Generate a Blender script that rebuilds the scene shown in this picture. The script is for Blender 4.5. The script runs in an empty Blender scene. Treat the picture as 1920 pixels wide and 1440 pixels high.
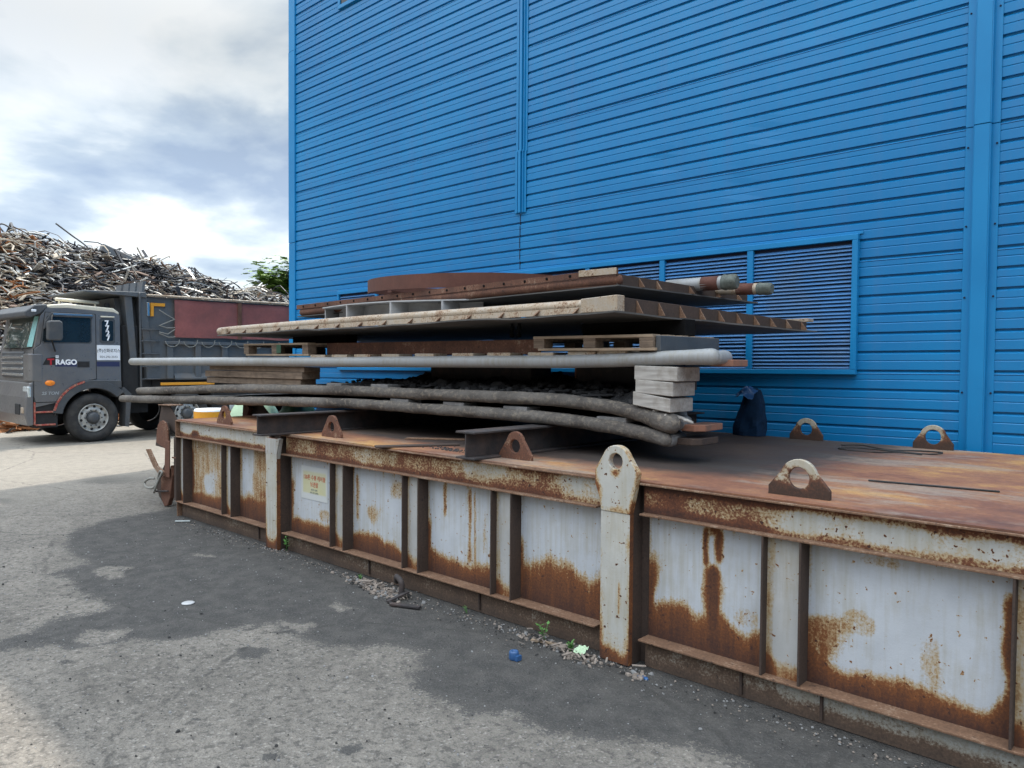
import bpy, bmesh, math, random
from mathutils import Vector, Matrix, noise as mnoise
R = math.radians
random.seed(7)
sc = bpy.context.scene
COL = sc.collection
PI = math.pi

# ------------------------------------------------------------------ camera
def make_camera():
    f, w, h = 1450.0, 1920.0, 1440.0
    vlx, vly, roll = -590.0, 664.0, 0.0072          # where the wall direction vanishes, and the camera's roll
    vl = Vector((vlx - w/2, vly - h/2, f))
    p2 = Vector((2300 - w/2, vly + roll*(2300 - vlx) - h/2, f))
    n = vl.cross(p2).normalized()
    if n.y > 0: n = -n
    X = -vl.normalized(); Z = n; Y = Z.cross(X)
    # rows X,Y,Z are the world axes in image axes (x right, y down, z forward)
    rot = Matrix((( X.x, -X.y, -X.z), (Y.x, -Y.y, -Y.z), (Z.x, -Z.y, -Z.z)))
    cd = bpy.data.cameras.new('camera'); cam = bpy.data.objects.new('camera', cd); COL.objects.link(cam)
    cam.matrix_world = Matrix.Translation((0, 0, 1.8)) @ rot.to_4x4()
    cd.sensor_fit = 'HORIZONTAL'; cd.sensor_width = 36.0; cd.lens = 36.0*f/w
    cd.clip_start = 0.05; cd.clip_end = 3000
    sc.camera = cam
make_camera()

# ------------------------------------------------------------------ light
SUN_EL, SUN_AZ = R(63.5), R(14)       # high, behind the building, a little to the left of straight behind
to_sun = Vector((-math.sin(SUN_AZ)*math.cos(SUN_EL), math.cos(SUN_AZ)*math.cos(SUN_EL), math.sin(SUN_EL)))
sd = bpy.data.lights.new('sun', 'SUN'); sd.energy = 3.0; sd.angle = R(0.6); sd.color = (1.0, 0.93, 0.82)
so = bpy.data.objects.new('sun', sd); COL.objects.link(so)
so.rotation_euler = (-to_sun).to_track_quat('-Z', 'Y').to_euler()

world = bpy.data.worlds.new('World'); sc.world = world; world.use_nodes = True
def build_world():
    nt = world.node_tree; N = nt.nodes; L = nt.links; N.clear()
    out = N.new('ShaderNodeOutputWorld')
    sky = N.new('ShaderNodeTexSky'); sky.sky_type = 'NISHITA'; sky.sun_disc = False
    sky.sun_elevation = SUN_EL; sky.sun_rotation = -SUN_AZ; sky.air_density = 1.2; sky.dust_density = 1.5
    b1 = N.new('ShaderNodeBackground'); b1.inputs[1].default_value = 0.13
    L.new(sky.outputs[0], b1.inputs[0])
    tc = N.new('ShaderNodeTexCoord'); sep = N.new('ShaderNodeSeparateXYZ'); L.new(tc.outputs['Generated'], sep.inputs[0])
    def math_(op, a, b=None, clamp=False):
        m = N.new('ShaderNodeMath'); m.operation = op; m.use_clamp = clamp
        for i, v in enumerate((a, b)):
            if v is None: continue
            if hasattr(v, 'links') or hasattr(v, 'is_output'): L.new(v, m.inputs[i])
            else: m.inputs[i].default_value = v
        return m.outputs[0]
    # clouds on a plane seen from below: the direction divided by its height
    zc = math_('ADD', math_('MAXIMUM', sep.outputs[2], 0.0), 0.26)
    cx = math_('DIVIDE', sep.outputs[0], zc); cy = math_('DIVIDE', sep.outputs[1], zc)
    cmb = N.new('ShaderNodeCombineXYZ'); L.new(cx, cmb.inputs[0]); L.new(cy, cmb.inputs[1])
    mp = N.new('ShaderNodeMapping'); L.new(cmb.outputs[0], mp.inputs[0]); mp.inputs['Location'].default_value = (3.1, 1.7, 0.4)
    n1 = N.new('ShaderNodeTexNoise'); n1.inputs['Scale'].default_value = 0.75; n1.inputs['Detail'].default_value = 9; n1.inputs['Roughness'].default_value = 0.52
    n1.inputs['Distortion'].default_value = 0.35
    L.new(mp.outputs[0], n1.inputs['Vector'])
    mp2 = N.new('ShaderNodeMapping'); L.new(cmb.outputs[0], mp2.inputs[0]); mp2.inputs['Location'].default_value = (9.26, 7.466, 0.693)
    n2 = N.new('ShaderNodeTexNoise'); n2.inputs['Scale'].default_value = 1.7; n2.inputs['Detail'].default_value = 8; n2.inputs['Roughness'].default_value = 0.5
    n2.inputs['Distortion'].default_value = 0.2
    L.new(mp2.outputs[0], n2.inputs['Vector'])
    # cloud shade: grey undersides to bright tops
    rc = N.new('ShaderNodeValToRGB'); L.new(n2.outputs['Fac'], rc.inputs[0])
    e = rc.color_ramp.elements
    e[0].position = 0.39; e[0].color = (0.40, 0.51, 0.68, 1)
    e[1].position = 0.58; e[1].color = (1.06, 1.10, 1.12, 1)
    k = e.new(0.455); k.color = (0.55, 0.66, 0.79, 1)
    k = e.new(0.515); k.color = (0.84, 0.92, 0.98, 1)
    b2 = N.new('ShaderNodeBackground'); L.new(rc.outputs[0], b2.inputs[0])
    # sky strength shaped for lighting: unseen south dark low, bright high; visible north-west dimmer
    def smooth(v, lo, hi, a0, a1):
        m = N.new('ShaderNodeMapRange'); m.interpolation_type = 'SMOOTHSTEP'; L.new(v, m.inputs[0])
        for i, q in zip((1,2,3,4), (lo,hi,a0,a1)): m.inputs[i].default_value = q
        return m.outputs[0]
    south = smooth(sep.outputs[2], 0.05, 0.80, 0.05, 2.7)
    nw = math_('ADD', math_('MULTIPLY', sep.outputs[0], -0.9), math_('MULTIPLY', sep.outputs[1], 0.4))
    t_ = math_('MULTIPLY', smooth(nw, 0.25, 0.75, 0.0, 1.0), smooth(sep.outputs[2], 0.35, 0.65, 1.0, 0.0))
    b2s = math_('ADD', math_('MULTIPLY', south, math_('SUBTRACT', 1.0, t_)), math_('MULTIPLY', math_('MULTIPLY', t_, smooth(sep.outputs[2], 0.16, 0.36, 0.80, 0.52)), 1.0)); L.new(b2s, b2.inputs[1])
    rm = N.new('ShaderNodeValToRGB'); L.new(n1.outputs['Fac'], rm.inputs[0])
    rm.color_ramp.elements[0].position = 0.30; rm.color_ramp.elements[0].color = (0.75, 0.75, 0.75, 1)
    rm.color_ramp.elements[1].position = 0.50; rm.color_ramp.elements[1].color = (1, 1, 1, 1)
    mx = N.new('ShaderNodeMixShader'); L.new(rm.outputs[0], mx.inputs[0]); L.new(b1.outputs[0], mx.inputs[1]); L.new(b2.outputs[0], mx.inputs[2])
    L.new(mx.outputs[0], out.inputs[0])
build_world()
sc.view_settings.view_transform = 'Standard'; sc.view_settings.look = 'None'
sc.view_settings.exposure = 0.62; sc.view_settings.gamma = 1.0
sc.cycles.max_bounces = 6; sc.cycles.diffuse_bounces = 3; sc.cycles.glossy_bounces = 3; sc.cycles.transmission_bounces = 4
sc.cycles.use_denoising = True

# ------------------------------------------------------------------ material helpers
class NT:
    def __init__(s, name):
        s.m = bpy.data.materials.new(name); s.m.use_nodes = True
        s.t = s.m.node_tree; s.N = s.t.nodes; s.L = s.t.links
        s.b = s.N['Principled BSDF']
        s.tc = s.N.new('ShaderNodeTexCoord'); s.co = s.tc.outputs['Object']
    def new(s, t): return s.N.new(t)
    def put(s, v, sock):
        if hasattr(v, 'is_output'): s.L.new(v, sock)
        elif isinstance(v, (tuple, list)) and len(v) == 3 and sock.type == 'RGBA': sock.default_value = (*v, 1)
        else: sock.default_value = v
    def math(s, op, a, b=0.0, clamp=False):
        m = s.new('ShaderNodeMath'); m.operation = op; m.use_clamp = clamp
        s.put(a, m.inputs[0]); s.put(b, m.inputs[1]); return m.outputs[0]
    def noise(s, scale, detail=4, rough=0.55, stretch=None, loc=(0,0,0), dist=0.0):
        v = s.co
        if stretch or loc != (0,0,0):
            mp = s.new('ShaderNodeMapping'); s.L.new(v, mp.inputs[0])
            mp.inputs['Scale'].default_value = stretch or (1,1,1); mp.inputs['Location'].default_value = loc; v = mp.outputs[0]
        n = s.new('ShaderNodeTexNoise'); s.L.new(v, n.inputs['Vector'])
        n.inputs['Scale'].default_value = scale; n.inputs['Detail'].default_value = detail
        n.inputs['Roughness'].default_value = rough; n.inputs['Distortion'].default_value = dist
        return n.outputs['Fac']
    def voro(s, scale, feat='F1', stretch=None):
        v = s.co
        if stretch:
            mp = s.new('ShaderNodeMapping'); s.L.new(v, mp.inputs[0]); mp.inputs['Scale'].default_value = stretch; v = mp.outputs[0]
        n = s.new('ShaderNodeTexVoronoi'); n.feature = feat; s.L.new(v, n.inputs['Vector']); n.inputs['Scale'].default_value = scale
        return n
    def ramp(s, fac, stops, interp='LINEAR'):
        r = s.new('ShaderNodeValToRGB'); s.put(fac, r.inputs[0]); cr = r.color_ramp; cr.interpolation = interp
        for i, (p, c) in enumerate(stops):
            e = cr.elements[i] if i < 2 else cr.elements.new(p)
            e.position = p; e.color = (*c, 1) if len(c) == 3 else c
        return r.outputs[0]
    def val(s, fac, a, b, lo=0.0, hi=1.0):
        r = s.new('ShaderNodeMapRange'); s.put(fac, r.inputs[0])
        for i, v in zip((1,2,3,4), (a,b,lo,hi)): r.inputs[i].default_value = v
        return r.outputs[0]
    def mix(s, fac, a, b, mode='MIX'):
        m = s.new('ShaderNodeMix'); m.data_type = 'RGBA'; m.blend_type = mode
        s.put(fac, m.inputs[0]); s.put(a, m.inputs[6]); s.put(b, m.inputs[7]); return m.outputs[2]
    def bump(s, h, strength, dist=0.01):
        b = s.new('ShaderNodeBump'); s.put(h, b.inputs['Height']); b.inputs['Strength'].default_value = strength
        b.inputs['Distance'].default_value = dist; s.L.new(b.outputs[0], s.b.inputs['Normal'])
    def fin(s, col, rough=0.6, metal=0.0, spec=None):
        s.put(col, s.b.inputs['Base Color']); s.put(rough, s.b.inputs['Roughness']); s.put(metal, s.b.inputs['Metallic'])
        if spec is not None: s.b.inputs['Specular IOR Level'].default_value = spec
        return s.m

def m_plain(name, col, rough=0.6, metal=0.0, var=0.25, scale=6.0, bump=0.0, spec=None, dirt=None, dirtamt=0.5):
    t = NT(name); n = t.noise(scale, 6, 0.6); n2 = t.noise(scale*9, 3, 0.6)
    f = t.val(t.math('ADD', t.math('MULTIPLY', n, 0.7), t.math('MULTIPLY', n2, 0.3)), 0.3, 0.7)
    dk = tuple(c*(1-var) for c in col); lt = tuple(min(1, c*(1+var)) for c in col)
    c = t.mix(f, dk, lt)
    if dirt: c = t.mix(t.math('MULTIPLY', t.val(t.noise(scale*0.7, 7, 0.65, loc=(3,5,1)), 0.45, 0.65), dirtamt), c, dirt)
    if bump: t.bump(n2, bump, 0.004)
    return t.fin(c, rough, metal, spec)

def m_rust(name, paint=(0.62,0.66,0.71), base=0.0, k1=0.30, k2=0.22, ks=0.10, s1=5.0, dark=(0.062,0.027,0.019), spots=0.16,
           mid=(0.23,0.078,0.022), halo=(0.46,0.33,0.17), loc=(0,0,0), bump=0.35):
    """painted steel with rust: 'rust' attribute + noise picks paint, yellow stain, orange, brown."""
    t = NT(name)
    at = t.new('ShaderNodeAttribute'); at.attribute_name = 'rust'
    n1 = t.noise(s1, 7, 0.62, loc=loc); n2 = t.noise(70, 4, 0.7, loc=loc); st = t.noise(1.0, 4, 0.6, stretch=(34, 34, 2.2), loc=loc)
    v = t.math('ADD', at.outputs['Fac'], base)
    v = t.math('ADD', v, t.math('MULTIPLY', t.math('SUBTRACT', n1, 0.5), k1*2))
    v = t.math('ADD', v, t.math('MULTIPLY', t.math('SUBTRACT', n2, 0.5), k2*2))
    v = t.math('ADD', v, t.math('MULTIPLY', t.math('SUBTRACT', st, 0.5), ks*2))
    pt = t.mix(t.val(n1, 0.3, 0.7), tuple(c*0.84 for c in paint), paint)
    gr = t.noise(2.4, 7, 0.7, loc=(5,9,2)); gv = t.math('ADD', t.math('MULTIPLY', st, 0.5), t.math('MULTIPLY', gr, 0.5))
    pt = t.mix(t.val(gv, 0.46, 0.62, 0, 0.55), pt, (paint[0]*0.70, paint[1]*0.62, paint[2]*0.46))      # yellowish grime
    # small pits where the paint has broken through
    sp = t.val(t.noise(38, 3, 0.5, loc=(9,2,4)), 0.66, 0.72, 0, spots*3)
    v2 = t.math('ADD', v, sp)
    r = t.ramp(v2, [(0.30, (0,0,0,1)), (1.0, (1,1,1,1))])
    c = t.mix(t.val(v2, 0.20, 0.40), pt, halo)
    c = t.mix(t.val(v2, 0.36, 0.54), c, mid)
    c = t.mix(t.val(v2, 0.50, 0.70), c, tuple(a*0.45+b*0.55 for a, b in zip(mid, dark)))
    c = t.mix(t.val(v2, 0.70, 0.98), c, dark)
    c = t.mix(t.math('MULTIPLY', t.math('MULTIPLY', t.val(n2, 0.35, 0.75), 0.34), t.val(v2, 0.18, 0.42)), c, (0.03, 0.02, 0.015))
    t.bump(t.math('ADD', n2, t.math('MULTIPLY', t.val(v2, 0.36, 0.5), 0.5)), bump, 0.003)
    return t.fin(c, t.val(v2, 0.3, 0.5, 0.45, 0.88), 0.0, 0.4)

M = {}
def mats():
    M['rust_panel'] = m_rust('weathered_white_paint', base=-0.03, k1=0.26, k2=0.30, ks=0.22, paint=(0.53,0.548,0.572))
    M['rust_rail'] = m_rust('speckled_rust_paint', base=0.05, k1=0.34, k2=0.42, ks=0.05, s1=7, paint=(0.50,0.495,0.46), spots=0.24, mid=(0.19,0.066,0.03))
    M['rust_steel'] = m_rust('rusty_dark_steel', base=0.66, k1=0.24, k2=0.18, mid=(0.085,0.054,0.040), dark=(0.036,0.028,0.025), paint=(0.4,0.38,0.34), halo=(0.30,0.22,0.15))
    M['skirt'] = m_rust('grimy_skirt', base=0.0, k1=0.3, k2=0.36, ks=0.06, s1=6, paint=(0.42,0.41,0.37), mid=(0.15,0.095,0.062), dark=(0.06,0.042,0.033), halo=(0.32,0.28,0.22), spots=.2)
    M['flange_rust'] = m_rust('flange_rust', base=0.56, k1=0.25, k2=0.2, mid=(0.22,0.12,0.07), dark=(0.07,0.042,0.03), halo=(0.34,0.26,0.19), paint=(0.42,0.38,0.32))
    M['stiff_web'] = m_rust('stiffener_paint', base=0.06, k1=0.22, k2=0.18, ks=0.2, paint=(0.47,0.46,0.44))
    M['post_paint'] = m_rust('post_paint', base=0.03, k1=0.30, k2=0.30, ks=0.08, paint=(0.50,0.485,0.44), spots=0.34)
    M['lug_rust'] = m_rust('lug_rust', base=0.60, k1=0.2, k2=0.3, mid=(0.17,0.07,0.04), dark=(0.08,0.045,0.035), halo=(0.45,0.36,0.25), paint=(0.6,0.55,0.45))
    M['lug_pale'] = m_rust('lug_pale', base=0.08, k1=0.35, k2=0.42, mid=(0.16,0.065,0.035), dark=(0.06,0.035,0.025), paint=(0.46,0.42,0.34), halo=(0.36,0.27,0.17))
    # top plate: brown rust in long streaks, ochre patches, grey worn steel
    t = NT('rusty_top_plate')
    a = t.noise(1.1, 8, 0.66, stretch=(0.75, 1.15, 1)); b = t.noise(1.6, 8, 0.68, stretch=(0.5, 1.7, 1), loc=(4,1,0)); n2 = t.noise(45, 4, 0.7); m2 = t.noise(9, 6, 0.7)
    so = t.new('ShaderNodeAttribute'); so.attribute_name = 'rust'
    aa = t.math('ADD', a, t.math('MULTIPLY', t.math('SUBTRACT', m2, 0.5), 0.22))
    c = t.ramp(aa, [(0.32,(0.135,0.063,0.043)), (0.43,(0.215,0.092,0.053)), (0.53,(0.30,0.140,0.070)), (0.64,(0.46,0.25,0.085))])
    c = t.mix(t.math('MULTIPLY', t.val(t.math('ADD', b, t.math('MULTIPLY', t.math('SUBTRACT', m2, 0.5), 0.15)), 0.52, 0.62), 0.65), c, (0.30,0.255,0.205))
    c = t.mix(t.math('MULTIPLY', t.val(t.noise(0.8, 8, 0.7, loc=(8,3,0)), 0.53, 0.66), 0.5), c, (0.17,0.135,0.115))
    c = t.mix(t.math('MULTIPLY', t.val(n2, 0.4, 0.75), 0.40), c, (0.06,0.035,0.025))
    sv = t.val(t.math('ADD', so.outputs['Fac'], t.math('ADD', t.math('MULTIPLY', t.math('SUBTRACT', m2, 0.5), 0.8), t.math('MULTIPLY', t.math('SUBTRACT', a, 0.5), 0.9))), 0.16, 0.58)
    c = t.mix(t.math('MULTIPLY', sv, 0.90), c, t.mix(n2, (0.016,0.015,0.015), (0.055,0.049,0.045)))  # darkens the plate with the stack's painted shade, broken up by noise
    t.bump(n2, 0.25, 0.003); M['top_plate'] = t.fin(c, t.val(a, 0.3, 0.7, 0.55, 0.8), 0.0, 0.35)
    M['beam'] = m_plain('dark_mill_steel', (0.035,0.030,0.030), 0.75, 0.0, 0.4, 9, 0.3, dirt=(0.10,0.06,0.045), dirtamt=0.5)
    M['pipe_grey'] = None
    def pipe(name, c1, c2, c3, bump):
        t = NT(name); n = t.noise(2.2, 6, 0.6); n2 = t.noise(26, 5, 0.65); n3 = t.noise(80, 3, 0.6)
        c = t.mix(t.val(n, 0.35, 0.65), c1, c2); c = t.mix(t.val(n2, 0.5, 0.75), c, c3)
        t.bump(t.math('ADD', n2, t.math('MULTIPLY', n3, 0.4)), bump, 0.012); return t.fin(c, 0.85, 0, 0.25)
    M['slag_pipe'] = pipe('slag_coated_pipe', (0.075,0.065,0.058), (0.155,0.14,0.125), (0.25,0.21,0.165), 1.0)
    M['ash_pipe'] = pipe('ash_grey_pipe', (0.13,0.125,0.12), (0.22,0.21,0.205), (0.27,0.255,0.24), 0.5)
    M['white_pipe'] = m_rust('pale_grey_pipe', paint=(0.30,0.303,0.303), base=0.08, k1=0.36, k2=0.18, ks=0.02, s1=3, mid=(0.2,0.14,0.09), halo=(0.46,0.43,0.38), dark=(0.1,0.08,0.06), bump=0.1, spots=0.05)
    M['tan_pipe'] = m_rust('dusty_tan_pipe', paint=(0.42,0.36,0.295), base=0.33, k1=0.42, k2=0.36, ks=0.02, s1=5, mid=(0.20,0.10,0.055), halo=(0.42,0.32,0.22), dark=(0.09,0.05,0.035))
    M['brown_panel'] = m_rust('brown_rust_panel', paint=(0.5,0.44,0.36), base=0.62, k1=0.35, k2=0.24, mid=(0.17,0.075,0.045), dark=(0.055,0.028,0.022), halo=(0.32,0.24,0.17))
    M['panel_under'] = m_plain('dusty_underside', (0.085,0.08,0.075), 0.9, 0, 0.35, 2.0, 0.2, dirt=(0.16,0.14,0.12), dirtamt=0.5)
    M['grey_steel'] = m_plain('grey_painted_steel', (0.40,0.40,0.40), 0.6, 0, 0.2, 5, 0.1, dirt=(0.2,0.16,0.13), dirtamt=0.35)
    M['ring_rust'] = m_plain('red_brown_rust', (0.095,0.034,0.022), 0.85, 0, 0.25, 7, 0.3, dirt=(0.09,0.035,0.025), dirtamt=0.6)
    M['primer'] = m_plain('red_brown_primer', (0.26,0.115,0.07), 0.75, 0, 0.25, 9, 0.2, dirt=(0.12,0.09,0.07), dirtamt=0.7)
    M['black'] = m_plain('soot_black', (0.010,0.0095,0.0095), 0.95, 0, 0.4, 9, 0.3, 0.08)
    # wood
    def wood(name, a, b, dirt):
        t = NT(name); n = t.noise(1.0, 6, 0.6, stretch=(2.5, 30, 42), dist=0.4); n2 = t.noise(9, 5, 0.6)
        c = t.mix(t.val(n, 0.35, 0.65), a, b); c = t.mix(t.math('MULTIPLY', t.val(n2, 0.5, 0.7), 0.5), c, dirt)
        t.bump(n, 0.35, 0.004); return t.fin(c, 0.85, 0, 0.25)
    M['wood_grey'] = wood('weathered_grey_timber', (0.30,0.28,0.255), (0.46,0.435,0.40), (0.16,0.13,0.10))
    M['wood_brown'] = wood('old_brown_timber', (0.13,0.095,0.07), (0.24,0.175,0.125), (0.06,0.045,0.035))
    M['wood_pale'] = wood('pale_pallet_board', (0.24,0.175,0.12), (0.36,0.27,0.19), (0.12,0.085,0.06))
    M['slag'] = m_plain('black_slag', (0.038,0.036,0.036), 0.95, 0, 0.5, 14, 0.8)
    # blue cladding
    t = NT('blue_cladding'); n = t.noise(0.55, 5, 0.55); n2 = t.noise(3.0, 6, 0.6, stretch=(1, 1, 0.25)); n3 = t.noise(30, 3, 0.6)
    c = t.mix(t.val(n, 0.35, 0.65), (0.004,0.172,0.405), (0.007,0.205,0.455))
    c = t.mix(t.math('MULTIPLY', t.val(n2, 0.5, 0.75), 0.25), c, (0.03,0.13,0.33))
    sx_ = t.new('ShaderNodeSeparateXYZ'); t.L.new(t.co, sx_.inputs[0]); wn = t.new('ShaderNodeTexWhiteNoise'); wn.noise_dimensions = '1D'
    t.L.new(t.math('FLOOR', t.math('SUBTRACT', sx_.outputs[2], 0.745)), wn.inputs['W'])                 # every sheet weathered a little differently
    c = t.mix(t.math('MULTIPLY', wn.outputs['Value'], 0.16), c, (0.004,0.12,0.33))
    run = t.noise(1.0, 6, 0.65, stretch=(7, 7, 0.35)); c = t.mix(t.val(run, 0.50, 0.72, 0, 0.34), c, (0.05,0.17,0.36))
    t.bump(t.noise(2.2, 3, 0.5), 0.10, 0.02)
    M['blue'] = t.fin(c, t.val(n3, 0.3, 0.7, 0.32, 0.44), 0.0, 0.45)
    t = NT('blue_trim'); n = t.noise(1.2, 5, 0.55)
    M['blue_trim'] = t.fin(t.mix(t.val(n, 0.35, 0.65), (0.005,0.183,0.42), (0.008,0.213,0.47)), 0.36, 0, 0.45)
    M['louvre_blue'] = m_plain('faded_blue_slat', (0.055,0.19,0.42), 0.5, 0, 0.14, 3, 0, dirt=(0.10,0.17,0.28), dirtamt=0.6)
    M['dark_blue'] = m_plain('dark_blue_gap', (0.006,0.012,0.035), 0.8, 0, 0.2, 4)
    M['glass_dark'] = m_plain('dark_glass', (0.012,0.018,0.022), 0.06, 0, 0.2, 4, 0, 0.6)
    # truck
    t = NT('dark_grey_metallic_paint'); n = t.noise(2.0, 5, 0.6); n2 = t.noise(14, 5, 0.6)
    c = t.mix(t.val(n, 0.35, 0.65), (0.165,0.163,0.168), (0.205,0.20,0.198)); c = t.mix(t.math('MULTIPLY', t.val(n2, 0.5, 0.75), 0.40), c, (0.25,0.215,0.18))
    M['cab'] = t.fin(c, t.val(n2, 0.3, 0.7, 0.26, 0.42), 0.45, 0.5)
    M['cab_roof'] = m_plain('cream_cab_roof', (0.62,0.57,0.45), 0.6, 0, 0.15, 4)  # even cream colour, paler than the cab below
    M['trim_dark'] = m_plain('dark_grey_plastic', (0.055,0.06,0.066), 0.55, 0, 0.2, 5, 0.05, dirt=(0.12,0.11,0.10), dirtamt=0.35)
    M['bed_steel'] = m_plain('slate_grey_bed', (0.085,0.095,0.105), 0.65, 0, 0.2, 3, 0.1, dirt=(0.14,0.115,0.095), dirtamt=0.6)
    M['chassis'] = m_plain('grimy_black_chassis', (0.015,0.015,0.016), 0.8, 0, 0.4, 8)
    M['tyre'] = m_plain('dusty_black_rubber', (0.028,0.027,0.027), 0.85, 0, 0.3, 9, 0.2, dirt=(0.075,0.068,0.06), dirtamt=0.5)
    M['rim'] = m_plain('dull_silver_rim', (0.42,0.42,0.40), 0.5, 0.3, 0.25, 12, 0.1, dirt=(0.16,0.14,0.12), dirtamt=0.6)
    M['tarp_red'] = m_plain('faded_red_tarp', (0.27,0.085,0.075), 0.8, 0, 0.18, 2.2, 0.15, dirt=(0.15,0.06,0.055), dirtamt=0.6)
    M['yellow'] = m_plain('amber_reflector', (0.70,0.30,0.02), 0.5, 0, 0.12, 9)
    M['orange_lamp'] = m_plain('orange_lens', (0.85,0.24,0.02), 0.2, 0, 0.1, 9)
    M['red_tape'] = m_plain('red_marking_tape', (0.30,0.045,0.035), 0.5, 0, 0.4, 30, 0, dirt=(0.45,0.30,0.2), dirtamt=0.6)
    M['white'] = m_plain('white_sheet', (0.75,0.77,0.80), 0.5, 0, 0.05, 6)
    M['white_ink'] = m_plain('white_lettering', (0.85,0.86,0.88), 0.5, 0, 0.03, 6)
    M['black_ink'] = m_plain('black_lettering', (0.03,0.03,0.035), 0.6, 0, 0.1, 6)
    M['red_ink'] = m_plain('red_lettering', (0.50,0.13,0.07), 0.6, 0, 0.2, 60, 0, dirt=(0.58,0.42,0.25), dirtamt=0.8)
    M['crimson'] = m_plain('crimson_lettering', (0.42,0.015,0.025), 0.5, 0, 0.1, 6)
    M['navy'] = m_plain('navy_stripe', (0.03,0.035,0.09), 0.4, 0, 0.15, 6)
    M['grey_ink'] = m_plain('faded_grey_lettering', (0.22,0.25,0.24), 0.6, 0, 0.2, 60)
    M['wrap'] = m_plain('grey_green_wrapping', (0.10,0.112,0.096), 0.8, 0, 0.45, 30, 0.5)
    M['silver'] = m_plain('silver_lettering', (0.45,0.47,0.48), 0.35, 0.6, 0.1, 6)
    M['chrome'] = m_plain('bright_metal', (0.55,0.58,0.60), 0.22, 0.9, 0.1, 6)
    M['lens'] = m_plain('clear_lens', (0.62,0.66,0.66), 0.12, 0.4, 0.25, 20)
    M['windscreen'] = None
    M['windscreen'] = m_plain('windscreen_glass', (0.045,0.062,0.055), 0.05, 0, 0.25, 3, 0, 0.9, dirt=(0.10,0.11,0.095), dirtamt=0.5)
    M['teal_tint'] = m_plain('teal_tinted_edge', (0.25,0.48,0.46), 0.1, 0, 0.3, 7, 0, 0.6)
    M['rope'] = m_plain('pale_rope', (0.24,0.23,0.205), 0.85, 0, 0.2, 30)
    M['cable'] = m_plain('black_cable', (0.02,0.02,0.02), 0.7, 0, 0.2, 30)
    M['sign_sheet'] = None
    t = NT('faded_notice_sheet'); n = t.noise(7, 5, 0.6)
    sp = t.new('ShaderNodeAttribute'); sp.attribute_name = 'rust'
    c = t.mix(t.math('MULTIPLY', sp.outputs['Fac'], t.val(n, 0.25, 0.6, 0.65, 1.0)), (0.56,0.57,0.55), (0.56,0.53,0.31))
    M['sign_sheet'] = t.fin(c, 0.35, 0, 0.5)
    M['pale_drum'] = m_plain('pale_grey_drum', (0.42,0.45,0.44), 0.5, 0, 0.2, 9)
    M['green_bag'] = m_plain('pale_green_sack', (0.42,0.55,0.36), 0.7, 0, 0.15, 6)
    M['dark_green'] = m_plain('dark_green_tarp', (0.03,0.085,0.045), 0.7, 0, 0.3, 8)
    M['blue_tarp'] = m_plain('blue_tarp', (0.10,0.24,0.52), 0.5, 0, 0.3, 8)
    M['leaf'] = m_plain('leaf_green', (0.20,0.30,0.06), 0.6, 0, 0.35, 3)
    M['weed'] = m_plain('weed_green', (0.09,0.22,0.05), 0.55, 0, 0.35, 30)
    M['dark_grey_cover'] = m_plain('dark_blue_grey_cover', (0.004,0.02,0.05), 0.8, 0, 0.4, 9, 0.3, 0.2)
    M['bark'] = m_plain('bark', (0.10,0.075,0.055), 0.9, 0, 0.3, 8, 0.5)
    M['litter'] = m_plain('dry_litter', (0.22,0.18,0.15), 0.9, 0, 0.45, 30)
    M['stone'] = m_plain('grey_chips', (0.20,0.195,0.19), 0.9, 0, 0.5, 12)
    M['dark_stone'] = m_plain('black_chips', (0.03,0.028,0.027), 0.9, 0, 0.4, 12)
    M['blue_cap'] = m_plain('blue_plastic', (0.03,0.09,0.22), 0.4, 0, 0.2, 20)
    M['blue_film'] = m_plain('crumpled_blue_film', (0.03,0.09,0.22), 0.2, 0, 0.4, 20)
mats()

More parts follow.
